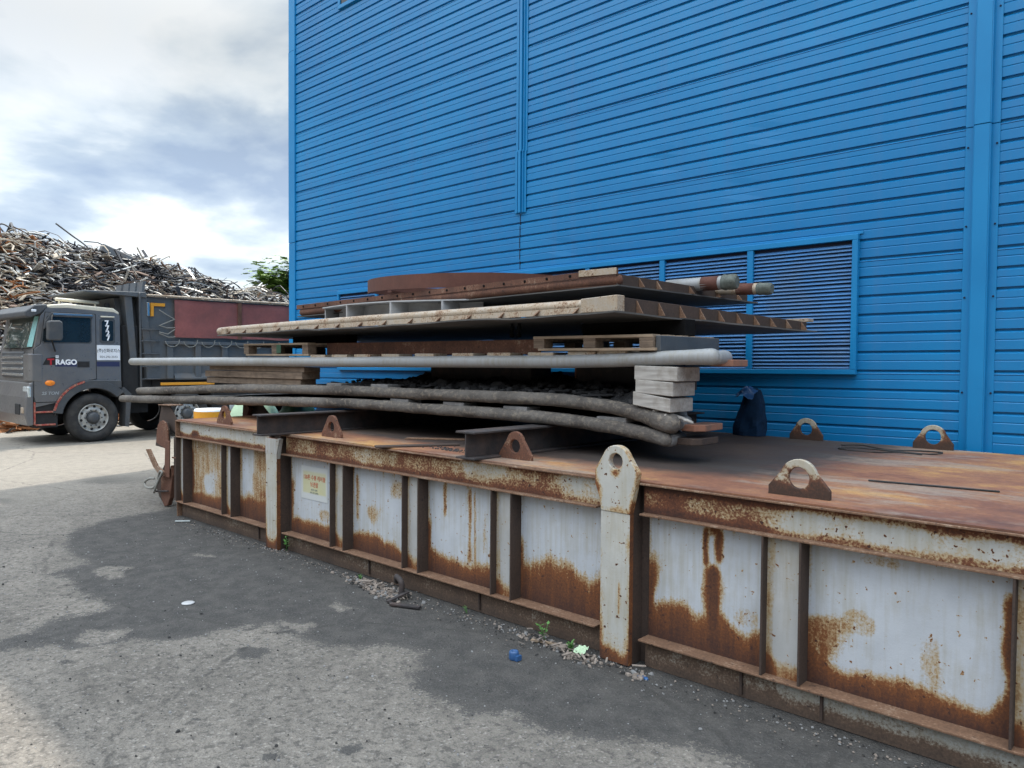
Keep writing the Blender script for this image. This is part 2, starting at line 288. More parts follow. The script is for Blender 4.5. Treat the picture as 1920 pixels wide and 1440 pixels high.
# ------------------------------------------------------------------ mesh helpers
def V(*a): return Vector(a)
class MB:
    def __init__(s): s.v = []; s.f = []; s.mi = []; s.r = []; s.smooth = []
    def add(s, vs, fs, mi=0, rust=None, smooth=False):  # rust: per-vertex mask; on the box lid, painted stack shade and slag dust
        o = len(s.v); s.v += [tuple(v) for v in vs]
        s.r += list(rust) if rust is not None else [0.0]*len(vs)
        for f in fs: s.f.append([i+o for i in f]); s.mi.append(mi); s.smooth.append(smooth)
        return s
    def box(s, x0, x1, y0, y1, z0, z1, mi=0, rust=0.0):
        v = [(x0,y0,z0),(x1,y0,z0),(x1,y1,z0),(x0,y1,z0),(x0,y0,z1),(x1,y0,z1),(x1,y1,z1),(x0,y1,z1)]
        return s.add(v, [(0,3,2,1),(4,5,6,7),(0,1,5,4),(1,2,6,5),(2,3,7,6),(3,0,4,7)], mi, [rust]*8)
    def obox(s, c, ux, uy, uz, mi=0):
        c = Vector(c); ux, uy, uz = Vector(ux), Vector(uy), Vector(uz)
        v = [c+a*ux+b*uy+d*uz for d in (-1,1) for a, b in ((-1,-1),(1,-1),(1,1),(-1,1))]
        return s.add(v, [(0,3,2,1),(4,5,6,7),(0,1,5,4),(1,2,6,5),(2,3,7,6),(3,0,4,7)], mi)
    def prism(s, poly, fn, d0, d1, mi=0):
        """poly: 2-D outline; fn(a,b,d) -> point"""
        n = len(poly); v = [fn(a, b, d0) for a, b in poly] + [fn(a, b, d1) for a, b in poly]
        fs = [tuple(range(n-1, -1, -1)), tuple(range(n, 2*n))] + [(i, (i+1) % n, n+(i+1) % n, n+i) for i in range(n)]
        return s.add(v, fs, mi)
    def tube(s, path, r, n=14, capa='round', capb='round', mi=0, lump=0.0, rust=None, seed=0.0):
        P = [Vector(p) for p in path]; m = len(P)
        rr = r if isinstance(r, (list, tuple)) else [r]*m
        T = []
        for i in range(m):
            t = (P[min(i+1, m-1)] - P[max(i-1, 0)]); T.append(t.normalized())
        up = Vector((0,0,1)) if abs(T[0].z) < 0.9 else Vector((1,0,0))
        rings = []
        def cap(p, t, rad, sgn):
            out = []
            for a in (80, 60, 40, 20): out.append((p + t*sgn*rad*math.sin(R(a))*0.95, rad*math.cos(R(a))))
            return out
        seq = []
        if capa == 'round': seq += [(p, T[0], q) for p, q in cap(P[0], T[0], rr[0], -1)]
        seq += [(P[i], T[i], rr[i]) for i in range(m)]
        if capb == 'round': seq += [(p, T[-1], q) for p, q in reversed(cap(P[-1], T[-1], rr[-1], 1))]
        vs = []; u = None; ru = []
        for p, t, q in seq:
            if u is None: u = (up - t*up.dot(t)).normalized()
            else:
                u = (u - t*u.dot(t))
                u = u.normalized() if u.length > 1e-6 else t.orthogonal().normalized()
            w = t.cross(u)
            for k in range(n):
                a = 2*PI*k/n; d = u*math.cos(a) + w*math.sin(a)
                q2 = q
                if lump: q2 = q*(1 + lump*(mnoise.noise(p*5.0 + d*1.3 + Vector((seed,0,0))) + 0.5*mnoise.noise(p*16.0 + d*2.0)))
                pp = p + d*q2; vs.append(pp); ru.append(rust(pp) if rust else 0.0)
        fs = []
        for i in range(len(seq)-1):
            for k in range(n): fs.append((i*n+k, i*n+(k+1) % n, (i+1)*n+(k+1) % n, (i+1)*n+k))
        s.add(vs, fs, mi, ru, True)
        o = len(s.v) - len(vs)
        s.f.append([o+k for k in range(n-1, -1, -1)]); s.mi.append(mi); s.smooth.append(capa == 'round')
        e = o + (len(seq)-1)*n
        s.f.append([e+k for k in range(n)]); s.mi.append(mi); s.smooth.append(capb == 'round')
        return s
    def lathe(s, prof, c, axis='x', n=32, mi=0):
        """prof: (radius, offset along axis)"""
        c = Vector(c); vs = []
        ax = {'x': (V(1,0,0), V(0,1,0), V(0,0,1)), 'y': (V(0,1,0), V(0,0,1), V(1,0,0)), 'z': (V(0,0,1), V(1,0,0), V(0,1,0))}[axis]
        for rad, off in prof:
            for k in range(n):
                a = 2*PI*k/n; vs.append(c + ax[0]*off + (ax[1]*math.cos(a) + ax[2]*math.sin(a))*rad)
        fs = [(i*n+k, i*n+(k+1) % n, (i+1)*n+(k+1) % n, (i+1)*n+k) for i in range(len(prof)-1) for k in range(n)]
        s.add(vs, fs, mi, None, True)
        return s
    def grid(s, x0, x1, z0, z1, y, fn=None, res=0.014, mi=0, depth=0.008):
        """a plate facing -Y with a rust value at every vertex"""
        nx = max(2, int((x1-x0)/res)); nz = max(2, int((z1-z0)/res)); vs = []; ru = []
        for j in range(nz+1):
            for i in range(nx+1):
                u, w = i/nx, j/nz; x = x0+(x1-x0)*u; z = z0+(z1-z0)*w
                vs.append((x, y, z)); ru.append(fn(u, w, x, z) if fn else 0.0)
        fs = [(j*(nx+1)+i, j*(nx+1)+i+1, (j+1)*(nx+1)+i+1, (j+1)*(nx+1)+i) for j in range(nz) for i in range(nx)]
        return s.add(vs, fs, mi, ru)
    def build(s, name, mat, parent=None, bevel=0.0, segs=1, smooth_all=False, loc=None):
        me = bpy.data.meshes.new(name)
        org = Vector((0,0,0))
        if parent is not None:
            p = parent
            while p is not None: org += p.location; p = p.parent
        elif loc is not None: org = Vector(loc)
        me.from_pydata([tuple(Vector(v) - org) for v in s.v], [], s.f)
        for m in (mat if isinstance(mat, (list, tuple)) else [mat]): me.materials.append(m)
        me.polygons.foreach_set('material_index', s.mi)
        me.polygons.foreach_set('use_smooth', [True]*len(s.f) if smooth_all else s.smooth)
        if any(s.r):
            a = me.attributes.new('rust', 'FLOAT', 'POINT'); a.data.foreach_set('value', s.r)
        me.update()
        o = bpy.data.objects.new(name, me); COL.objects.link(o)
        if parent is not None: o.parent = parent
        elif loc is not None: o.location = loc
        if bevel:
            b = o.modifiers.new('bevel', 'BEVEL'); b.width = bevel; b.segments = segs; b.limit_method = 'ANGLE'; b.angle_limit = R(40)
        return o
def catmull(P, n=6):
    out = []; P = [Vector(p) for p in P]
    for i in range(len(P)-1):
        a, b, c, d = P[max(i-1,0)], P[i], P[i+1], P[min(i+2,len(P)-1)]
        for k in range(n):
            t = k/n; out.append(0.5*((2*b)+(c-a)*t+(2*a-5*b+4*c-d)*t*t+(3*b-a-3*c+d)*t**3))
    out.append(P[-1]); return out
def tag(o, label=None, cat=None, group=None, kind=None):
    if label: o['label'] = label
    if cat: o['category'] = cat
    if group: o['group'] = group
    if kind: o['kind'] = kind
    return o
def thing(name, label, cat, loc=(0,0,0), group=None):
    o = bpy.data.objects.new(name, None); COL.objects.link(o); o.location = loc; o.empty_display_size = 0.2
    return tag(o, label, cat, group)
def one(name, mb, mat, label, cat, loc, group=None, bevel=0.0, smooth_all=False):
    return tag(mb.build(name, mat, None, bevel, 1, smooth_all, loc), label, cat, group)
def text_mesh(body, size, mat, name, parent, frame, shear=0.0, sx=1.0, ext=0.0015, align='CENTER', bold=0.0):
    """writing as a mesh; frame = (origin, right, up) in world axes"""
    cu = bpy.data.curves.new(name, 'FONT'); cu.body = body; cu.size = size; cu.align_x = align; cu.align_y = 'CENTER'
    cu.extrude = ext; cu.shear = shear; cu.offset = bold; cu.resolution_u = 3
    ob = bpy.data.objects.new(name, cu); COL.objects.link(ob)
    bpy.context.view_layer.update()
    me = bpy.data.meshes.new_from_object(ob.evaluated_get(bpy.context.evaluated_depsgraph_get()))
    bpy.data.objects.remove(ob)
    o_, r_, u_ = (Vector(v) for v in frame); n_ = r_.cross(u_)
    org = Vector((0,0,0)); p = parent
    while p is not None: org += p.location; p = p.parent
    for v in me.vertices:
        c = v.co.copy(); v.co = o_ + r_*(c.x*sx) + u_*c.y + n_*c.z - org
    me.materials.clear(); me.materials.append(mat); me.name = name
    o = bpy.data.objects.new(name, me); COL.objects.link(o); o.parent = parent
    return o
def fb(x, y, z=0.0, s=1.0, oct=4):
    return mnoise.fractal(Vector((x*s, y*s, z*s)), 0.8, 2.0, oct)
def sm(a, b, x):
    t = max(0.0, min(1.0, (x-a)/(b-a))) if a != b else 0.0
    return t*t*(3-2*t)

# ------------------------------------------------------------------ ground
STAIN = [(-9.24,4.09),(-9.18,3.78),(-9.25,3.57),(-9.0,3.03),(-8.72,2.64),(-8.3,2.44),(-7.81,2.42),(-7.24,2.36),(-7.14,2.06),(-6.64,2.05),(-5.89,2.06),(-5.84,1.82),(-5.85,1.63),(-5.7,1.53),(-5.71,1.34),(-5.82,1.14),(-5.56,1.14),(-5.36,1.49),(-5.23,1.71),(-5.05,1.95),(-4.87,2.26),(-4.77,2.67),(-4.26,2.7),(-4.1,2.76),(-3.77,3.06),(-3.59,3.09),(-3.42,2.88),(-3.3,2.72),(-2.88,2.69),(-2.3,2.93),(-2.18,2.91),(-1.82,3.21),(-1.49,3.19),(-1.23,3.03),(1.5,2.9),(1.5,4.3),(-9.0,4.3)]
ISLES = [[(-7.0,2.3),(-7.09,2.46),(-6.89,2.61),(-6.63,2.44),(-6.67,2.29)], [(-5.39,1.69),(-5.55,1.81),(-5.36,1.95),(-5.21,1.99),(-5.12,1.88),(-5.21,1.71)],
         [(-7.07,3.13),(-6.81,3.25),(-6.68,3.22),(-6.8,3.13)], [(-4.94,3.26),(-4.8,3.29),(-4.54,3.34),(-4.59,3.19),(-4.74,3.18)], [(-4.82,2.74),(-4.52,2.89),(-4.41,2.78),(-4.65,2.68)]]
SPOTS = [(-3.18,1.81,.05),(-2.88,2.07,.06),(-4.34,2.33,.09),(-3.75,1.72,.035),(-5.0,1.5,.05),(-12.1,4.3,.5),(-11.2,2.6,.2)]
def build_ground():
    import numpy as np
    def axis(a, b, st, far):
        c = list(np.arange(a, b+1e-6, st)); d = st; lo = a; hi = b; L = []; H = []
        while hi < far: d *= 1.32; hi += d; lo -= d; H.append(hi); L.append(lo)
        return np.array(L[::-1] + c + H)
    xs = axis(-13.0, 0.4, 0.036, 1600); ys = axis(-0.3, 4.3, 0.032, 1600)
    X, Y = np.meshgrid(xs, ys); x = X.ravel(); y = Y.ravel(); n = len(x)
    wx = np.zeros(n); wy = np.zeros(n)
    near = (x > -14) & (x < 1.5) & (y > -1) & (y < 5)
    idx = np.nonzero(near)[0]
    for i in idx:
        p = Vector((x[i]*2.6, y[i]*2.6, 0.0)); q = Vector((x[i]*11, y[i]*11, 4.0))
        wx[i] = 0.10*mnoise.noise(p) + 0.045*mnoise.noise(q); wy[i] = 0.10*mnoise.noise(p+Vector((9,3,1))) + 0.045*mnoise.noise(q+Vector((2,8,3)))
    def sdf(poly, px, py):
        d = np.full(len(px), 1e9); ins = np.zeros(len(px), bool); m = len(poly)
        for k in range(m):
            x0, y0 = poly[k]; x1, y1 = poly[(k+1) % m]; ex, ey = x1-x0, y1-y0
            t = np.clip(((px-x0)*ex+(py-y0)*ey)/(ex*ex+ey*ey+1e-12), 0, 1)
            d = np.minimum(d, np.hypot(px-x0-t*ex, py-y0-t*ey))
            c = (y0 > py) != (y1 > py)
            if y1 != y0: ins ^= c & (px < (x1-x0)*(py-y0)/(y1-y0)+x0)
        return np.where(ins, d, -d)
    a = np.zeros(n); sx = x[idx]+wx[idx]; sy = y[idx]+wy[idx]
    s = np.clip(0.5 + sdf(STAIN, sx, sy)/0.24, 0, 1)
    for il in ISLES: s = np.minimum(s, 1-0.75*np.clip(0.5 + sdf(il, sx, sy)/0.10, 0, 1))
    for cx, cy, r in SPOTS: s = np.maximum(s, 0.8*np.clip(1.4-np.hypot((sx-cx)*0.8, sy-cy)/r, 0, 1))
    a[idx] = s
    me = bpy.data.meshes.new('ground'); nx, ny = len(xs), len(ys)
    z = np.zeros(n); z[idx] = 0.004*np.array([mnoise.noise(Vector((x[i]*1.1, y[i]*1.1, 2))) for i in idx]) - 0.004
    me.from_pydata(list(zip(x.tolist(), y.tolist(), z.tolist())), [], [(j*nx+i, j*nx+i+1, (j+1)*nx+i+1, (j+1)*nx+i) for j in range(ny-1) for i in range(nx-1)])
    at = me.attributes.new('stain', 'FLOAT', 'POINT'); at.data.foreach_set('value', a)
    me.polygons.foreach_set('use_smooth', [True]*len(me.polygons))
    t = NT('worn_asphalt')
    at = t.new('ShaderNodeAttribute'); at.attribute_name = 'stain'; sepx = t.new('ShaderNodeSeparateXYZ'); t.L.new(t.co, sepx.inputs[0])
    n1 = t.noise(0.9, 7, 0.62); n2 = t.noise(7, 6, 0.65); n3 = t.noise(60, 4, 0.7); vo = t.voro(85); vo2 = t.voro(34)
    light = t.ramp(t.math('ADD', t.math('MULTIPLY', n1, 0.55), t.math('MULTIPLY', n2, 0.45)), [(0.36,(0.122,0.109,0.094)), (0.5,(0.198,0.177,0.152)), (0.64,(0.265,0.236,0.200))])
    # the mortar worn off between the chips
    grit = t.val(n3, 0.36, 0.60); light = t.mix(t.math('MULTIPLY', t.math('SUBTRACT', 1.0, grit), 0.42), light, (0.06,0.057,0.054))
    pit = t.val(t.noise(20, 6, 0.75, loc=(2,7,0)), 0.505, 0.60); light = t.mix(t.math('MULTIPLY', pit, 0.66), light, (0.060,0.055,0.05))
    light = t.mix(t.val(vo.outputs['Color'], 0.80, 0.86, 0, 0.35), light, (0.42,0.385,0.34))
    dark = t.mix(t.val(n2, 0.35, 0.68), (0.046,0.044,0.042), (0.086,0.080,0.073)); dark = t.mix(t.val(n3, 0.5, 0.75, 0, 0.5), dark, (0.16,0.15,0.14))
    # pale chips lying in the dark patch
    chip = t.math('MULTIPLY', t.val(vo2.outputs['Distance'], 0.10, 0.055), t.val(vo2.outputs['Color'], 0.70, 0.74))
    dark = t.mix(t.math('MULTIPLY', chip, 0.85), dark, (0.42,0.40,0.38))
    edge = t.math('ADD', at.outputs['Fac'], t.math('MULTIPLY', t.math('SUBTRACT', n3, 0.5), 2.0)); edge = t.math('ADD', edge, t.math('MULTIPLY', t.math('SUBTRACT', n2, 0.5), 1.7))
    c = t.mix(t.val(edge, 0.42, 0.58), light, dark)
    # dust blown over the road further off
    far = t.val(t.math('ADD', sepx.outputs[0], t.math('MULTIPLY', t.math('SUBTRACT', n1, 0.5), 5.0)), -10.0, -13.5)
    c = t.mix(t.math('MULTIPLY', far, 0.8), c, t.mix(t.val(n2, 0.3, 0.7), (0.215,0.195,0.165), (0.28,0.252,0.212)))
    # cracks
    ck = t.voro(0.55, 'DISTANCE_TO_EDGE'); wv = t.mix(0.16, t.co, t.new('ShaderNodeTexNoise').outputs['Color']); t.L.new(wv, ck.inputs['Vector'])
    crack = t.math('MULTIPLY', t.val(ck.outputs['Distance'], 0.012, 0.004), t.val(n2, 0.45, 0.6)); c = t.mix(t.math('MULTIPLY', crack, 0.6), c, (0.035,0.033,0.031))
    t.bump(t.math('SUBTRACT', t.math('ADD', n3, t.math('MULTIPLY', vo.outputs['Distance'], 0.7)), t.math('MULTIPLY', at.outputs['Fac'], 0.12)), 0.75, 0.012)
    me.materials.append(t.fin(c, 0.9, 0, 0.25))
    o = bpy.data.objects.new('ground', me); COL.objects.link(o); o['kind'] = 'structure'
build_ground()

# ------------------------------------------------------------------ the blue building
WY = 7.2                                   # face of the cladding
SH = 0.0089                                # the sheets run very slightly downhill to the left
def shz(x, z): return z + SH*(x + 1.64)
def build_building():
    root = thing('factory_building', 'tall blue factory building clad in horizontal ribbed sheets beside the yard', 'building', (-5, WY, 0))
    rng = random.Random(3)
    top, pitch, joint = 12.3, 1/6, 3.745
    def cladding(x0, x1, zmax=top):
        mb = MB(); nx = max(2, int((x1-x0)/0.22)); xs = [x0+(x1-x0)*i/nx for i in range(nx+1)]
        prof = []                                           # (z, depth) from top to bottom
        k = int((zmax-joint)/pitch)
        z = joint + k*pitch
        prof.append((zmax, 0.0, 0))
        while z > 0.0:
            isj = abs(((z-joint)*1.0) - round(z-joint)) < 0.01
            prof += [(z, 0.0, 1), (z-0.001, 0.024, 0), (z-0.013, 0.024, 0), (z-0.033, 0.001, 0)]
            if isj: prof += [(z-0.036, 0.0, 1), (z-0.0375, 0.009, 0), (z-0.042, 0.009, 0), (z-0.0435, 0.0, 1)]
            prof += [(z-0.084, 0.0, 1), (z-0.090, 0.005, 0), (z-0.097, 0.0, 1)]
            z -= pitch
        prof = [p for p in prof if p[0] > 0.02] + [(0.0, 0.0, 0)]
        vs = []
        for zz, d, _ in prof:
            for x in xs:
                w = 0.0022*mnoise.noise(Vector((x*1.1, zz*1.9, 5))) if 0 < d < 1 or True else 0
                # a few dents where something has hit the sheets
                for dx, dz, dr, da in ((-4.58,3.95,.10,.012),(-3.35,4.05,.12,.010),(-3.6,3.55,.14,.012),(-5.9,3.2,.1,.01),(-3.0,5.0,.30,.008)):
                    q = (x-dx)**2 + (zz-dz)**2
                    if q < dr*dr*4: w += da*math.exp(-q/(dr*dr))
                vs.append((x, WY + d + w, shz(x, zz)))
        n = nx+1
        fs = [(j*n+i, (j+1)*n+i, (j+1)*n+i+1, j*n+i+1) for j in range(len(prof)-1) for i in range(nx)]
        mb.add(vs, fs); return mb
    cladding(-11.90, -6.60).build('cladding', M['blue'], root)
    cladding(-6.60, -1.55).build('cladding', M['blue'], root)
    cladding(-1.55, 6.0).build('cladding', M['blue'], root)
    # solid body behind the sheets, and a wing set back that reaches further left
    mb = MB(); mb.box(-11.98, 6.0, WY+0.05, 34, 0.0, top-0.03); mb.build('wall', M['blue_trim'], root)
    mb = MB(); mb.box(-13.58, -11.99, 8.62, 34, 0, top-0.03); mb.build('side_wing', M['blue_trim'], root)
    mb = MB(); mb.box(-12.06, 6.0, WY-0.06, 8.6, top, top+0.1); mb.box(-13.62, 6.0, 8.6, 34.05, top+0.003, top+0.1); mb.build('roof', M['blue_trim'], root)
    # corner trim: three lengths with visible joints
    for z0, z1, o in ((0.0, 3.79, 0.0), (3.795, 7.05, 0.003), (7.055, 12.28, 0.0)):
        mb = MB(); mb.box(-12.035-o, -11.845, WY-0.022-o, WY+0.012, z0, z1); mb.box(-12.035-o, -12.015, WY+0.012, WY+0.2, z0, z1); mb.build('corner_trim', M['blue_trim'], root, 0.003)
    # seam cover with ridges, stopping at a sheet joint
    for z0, z1, o in ((3.645, 4.42, -0.012), (4.40, 12.28, 0.0)):
        mb = MB(); a, b = -6.66+o, -6.535+o; yf = WY-0.006+o*0.3
        mb.box(a-0.03, b+0.035, yf-0.004, yf+0.004, z0, z1); mb.box(a+0.012, a+0.030, yf-0.024, yf-0.004, z0, z1); mb.box(a+0.050, a+0.088, yf-0.034, yf-0.004, z0, z1); mb.box(a+0.112, a+0.124, yf-0.024, yf-0.004, z0, z1)
        mb.build('seam_cover', M['blue_trim'], root, 0.002)
    mb = MB(); z = 3.63
    while z > 0.6: mb.box(-6.622+0.004*math.sin(z*9), -6.612+0.004*math.sin(z*9), WY-0.004, WY+0.012, z-0.13, z); z -= 0.145
    mb.build('open_seam', M['dark_blue'], root)
    # wide cover strip on the right
    for z0, z1, o in ((0.0, 3.72, 0.0), (3.724, 12.28, 0.003)):
        mb = MB(); yf = WY-0.004-o
        mb.box(-1.665, -1.42, yf-0.005, yf+0.004, z0, z1); mb.box(-1.600, -1.475, yf-0.05, yf-0.005, z0, z1); mb.box(-1.592, -1.483, yf-0.056, yf-0.0505, z0, z1)
        mb.build('cover_strip', M['blue_trim'], root, 0.003)
    for z in (0.98, 1.62, 2.4, 2.98, 3.62, 4.7):
        for x in (-1.645, -1.44):
            mb = MB(); mb.lathe([(0, -0.012), (0.006, -0.012), (0.008, -0.006), (0.008, 0.0)], (x, WY-0.007, shz(x, z-0.06)), 'y', 10); mb.build('rivet', M['dark_blue'], root)
    # band of louvres: frame, mullions, bays
    L0, L1, zb, zt = -10.54, -2.485, 1.70, 2.955
    fy0, fy1 = WY-0.055, WY-0.002
    def sbox(mb, x0, x1, y0, y1, z0, z1):
        v = [(x, y, shz(x, z)) for z in (z0, z1) for x, y in ((x0,y0),(x1,y0),(x1,y1),(x0,y1))]
        mb.add(v, [(0,3,2,1),(4,5,6,7),(0,1,5,4),(1,2,6,5),(2,3,7,6),(3,0,4,7)])
    mb = MB()
    sbox(mb, L0, L1, fy0, fy1, zt-0.05, zt); sbox(mb, L0, L1, fy0, fy1, zb, zb+0.045)
    sbox(mb, L0, L0+0.045, fy0, fy1, zb+0.046, zt-0.051); sbox(mb, L1-0.05, L1, fy0, fy1, zb+0.046, zt-0.051)
    sbox(mb, L0-0.03, L1+0.03, WY-0.012, WY-0.003, zt+0.001, zt+0.03); 
    edges = [L0+0.045]; nb = 8; w = (L1-0.05 - (L0+0.045) - 7*0.062)/nb; x = L0+0.045
    for i in range(nb-1):
        x += w; sbox(mb, x, x+0.062, fy0+0.004, fy1, zb+0.046, zt-0.051); edges += [x, x+0.062]; x += 0.062
    edges.append(L1-0.05); fr = mb.build('louvre_frame', M['blue_trim'], root, 0.003)
    for i in range(nb):
        a, b = edges[2*i]+0.001, edges[2*i+1]-0.001; mb = MB(); sbox(mb, a, b, WY-0.006, WY-0.0035, zb+0.047, zt-0.052); mb.mi[:] = [1]*len(mb.mi)
        z = zb+0.052; nsl = 32; st = (zt-0.075-z)/nsl
        for k in range(nsl):
            q = z + k*st + rng.gauss(0,.0012); v = []; bw = rng.gauss(0,.0022)
            for xx in (a, b): q += bw if xx == b else 0; v += [(xx, WY-0.034, shz(xx, q)), (xx, WY-0.034, shz(xx, q+0.004)), (xx, WY-0.009, shz(xx, q+st*0.80)), (xx, WY-0.009, shz(xx, q+st*0.80-0.004))]
            mb.add(v, [(0,4,5,1),(1,5,6,2),(2,6,7,3),(3,7,4,0),(0,1,2,3),(7,6,5,4)])
        mb.build('louvre', [M['louvre_blue'], M['dark_blue']], root)
    # one high window
    wroot = MB(); x0, x1, z0, z1 = -10.56, -9.2, 7.42, 8.5
    for a, b, c, d in ((x0,x1,z0,z0+.06),(x0,x1,z1-.06,z1),(x0,x0+.06,z0+.061,z1-.061),(x1-.06,x1,z0+.061,z1-.061)): sbox(wroot, a, b, WY-0.03, WY-0.003, c, d)
    wf = wroot.build('window', M['blue_trim'], root, 0.003)
    g = MB(); sbox(g, x0+.061, x1-.061, WY-0.012, WY-0.006, z0+.061, z1-.061); g.build('pane', M['glass_dark'], wf)
build_building()

# ------------------------------------------------------------------ the steel storage box the stack stands on
BX0, BX1, BY0, BY1, ZT = -8.765, 1.40, 3.78, 6.99, 1.10
PY = 3.886                                  # plane of the recessed panels
def nz(x, z, s=1.0, o=0.0): return mnoise.noise(Vector((x*s, z*s, 3.1+o)))
def streak(u, w, c, wd, a, b, x, z):        # a vertical run of rust round u=c between heights a and b
    d = abs(u - c - 0.012*nz(z, 2, 7))/(wd*(0.75+0.5*nz(z, c*9, 5)+0.25)); return max(0, 1-d)*sm(a-0.05, a+0.05, w)*(1-sm(b-0.1, b+0.05, w))
def bottom(w, h, x, z, soft=0.13, amp=0.10): # rust creeping up from the ledge
    hh = h + amp*nz(x, 0.3, 3.2) + amp*0.5*nz(x, 1.7, 9)
    hh = max(.02, hh)
    return (.52 + .48*(1-min(1, w/hh)))*(1-sm(hh-soft*.6, hh+soft*1.7, w))
def edge_l(u, w, wd, top, x, z): return 0.8*(1-sm(0, wd*(1+0.8*nz(x, z, 6)), u))*(1-sm(top-0.2, top+0.12, w))
def blob(u, w, cu, cw, ru, rw, lv, x, z):
    d = math.hypot((u-cu)/ru, (w-cw)/rw) + 0.5*nz(x, z, 7); return lv*(1-sm(0.45, 1.15, d))
def drips(x, w):
    n = nz(x, 0, 21, 3) ; l = .12+.5*abs(nz(x, 5, 8)); return .44*sm(.16, .42, n)*sm(1-l, 1.02, w)
def frame_rust(u, w, x, z): return drips(x, w) + 0.34*(1-sm(0.0, 0.07, u)) + 0.16*(1-sm(0.0, 0.05, 1-u)) + 0.20*sm(0.93, 1.0, w)
def pa(u, w, x, z):
    v = 0.44 + 0.05*nz(x, z, 4); v -= blob(u, w, .45, .34, .16, .2, .30, x, z); v -= blob(u, w, .5, .62, .2, .4, .06, x, z)
    return max(v, bottom(w, .19, x, z, .08, .05), edge_l(u, w, .12, .9, x, z))
def pb(u, w, x, z):
    v = 0.10 + 0.34*sm(.30, .46, u + .05*nz(x, z, 8)) + .30*(1-sm(.02, .14, u)); v -= blob(u, w, .36, .85, .06, .3, .2, x, z)
    return max(v, bottom(w, .30, x, z, .12, .08))
def pc(u, w, x, z): return max(frame_rust(u, w, x, z), bottom(w, .19, x, z, .06, .04), edge_l(u, w, .14, .75, x, z)*.8, blob(u, w, .72, .30, .2, .10, .36, x, z), .30*(1-sm(0,.2,u))*(1-w))
def pd(u, w, x, z): return max(frame_rust(u, w, x, z), bottom(w, .24-.10*u, x, z, .07, .09), streak(u, w, .08, .07, .34, .93, x, z)*.55, blob(u, w, .38, .46, .16, .16, .40, x, z), streak(u, w, .40, .03, .5, 1.0, x, z)*.36, blob(u, w, .80, .80, .22, .16, .36, x, z))
def pe(u, w, x, z): return max(frame_rust(u, w, x, z), bottom(w, .22-.06*u, x, z, .08, .09), streak(u, w, .25, .05, .62, 1.0, x, z)*.52, streak(u, w, .60, .06, .18, 1.0, x, z)*.60, streak(u, w, .67, .035, .05, .98, x, z)*.52, streak(u, w, .80, .05, .3, .8, x, z)*.38, .55*sm(.80,.98,u + .07*nz(x,z,9))*(1-sm(.45,.75,w)), edge_l(u, w, .09, .6, x, z))
def pf(u, w, x, z): return max(frame_rust(u, w, x, z)*.7, bottom(w, .38, x, z, .12, .10), edge_l(u, w, .10, .62, x, z)*.9)
def pg(u, w, x, z):
    col = streak(u, w, .56, .115, 0, .70, x, z)*1.5; col = max(col, streak(u, w, .50, .05, .66, 1.0, x, z)*1.1, streak(u, w, .61, .055, .70, 1.0, x, z)*1.2, streak(u, w, .565, .13, .90, 1.06, x, z)*1.0)
    b = bottom(w, .27 + .10*sm(.45,.55,u)*(1-sm(.6,.7,u)) - .06*sm(.66,.8,u)*(1-sm(.82,.95,u)), x, z, .08, .06)
    return max(frame_rust(u, w, x, z), b, min(.82, col*.72), edge_l(u, w, .19, .70, x, z), .5*sm(.88,1.0,u+.03*nz(x,z,9))*(1-sm(.3,.55,w)), blob(u, w, .83, .33, .14, .10, .36, x, z))
def ph(u, w, x, z):
    b = bottom(w, .17 - .03*u + .12*(1-sm(0,.22,u)) + .16*sm(.86,1.0,u), x, z, .06, .05)
    return max(frame_rust(u, w, x, z)*.8, b, blob(u, w, .05, .30, .22, .26, .50, x, z), blob(u, w, .14, .38, .10, .10, .36, x, z), .85*sm(.915,1.0,u+.03*nz(x,z,6))*(1-sm(.80,.95,w)), blob(u, w, .65, .27, .09, .30, .33, x, z), blob(u, w, .30, .50, .12, .10, .31, x, z), blob(u, w, .38, .93, .16, .09, .30, x, z))
def pi_(u, w, x, z): return max(frame_rust(u, w, x, z), bottom(w, .25, x, z, .1, .1), edge_l(u, w, .15, .6, x, z))

def ring_plate(mb, out, hole, cx, cz, y0, y1, fn, n=56, rings=7):
    """upright plate (front y0, back y1) between an outline and a round hole"""
    def ray(a):                             # outline is star-shaped round the hole
        d = (math.cos(a), math.sin(a)); best = None; m = len(out)
        for k in range(m):
            (x0, z0), (x1, z1) = out[k], out[(k+1) % m]; ex, ez = x1-x0, z1-z0; den = d[0]*ez - d[1]*ex
            if abs(den) < 1e-12: continue
            t = ((x0-cx)*ez - (z0-cz)*ex)/den; s_ = ((x0-cx)*d[1] - (z0-cz)*d[0])/den
            if t > 0 and -1e-6 <= s_ <= 1+1e-6 and (best is None or t > best): best = t
        return best
    angs = sorted([2*PI*k/n for k in range(n)] + [math.atan2(z-cz, x-cx) % (2*PI) for x, z in out])
    angs = [a for i, a in enumerate(angs) if i == 0 or a - angs[i-1] > 1e-4]; n = len(angs)
    vs = []; ru = []
    for y in (y0, y1):
        for j in range(rings+1):
            for a in angs:
                r = hole + (ray(a)-hole)*j/rings; x, z = cx+r*math.cos(a), cz+r*math.sin(a)
                vs.append((x, y, z)); ru.append(fn(x, z, j/rings) if fn else 0)
    h = n*(rings+1); fs = []
    for j in range(rings):
        for k in range(n):
            q = (k+1) % n
            fs.append((j*n+k, (j+1)*n+k, (j+1)*n+q, j*n+q)); fs.append((h+j*n+k, h+j*n+q, h+(j+1)*n+q, h+(j+1)*n+k))
    for k in range(n):
        q = (k+1) % n; e = rings*n
        fs.append((k, q, h+q, h+k)); fs.append((e+k, h+e+k, h+e+q, e+q))
    mb.add(vs, fs, 0, ru)
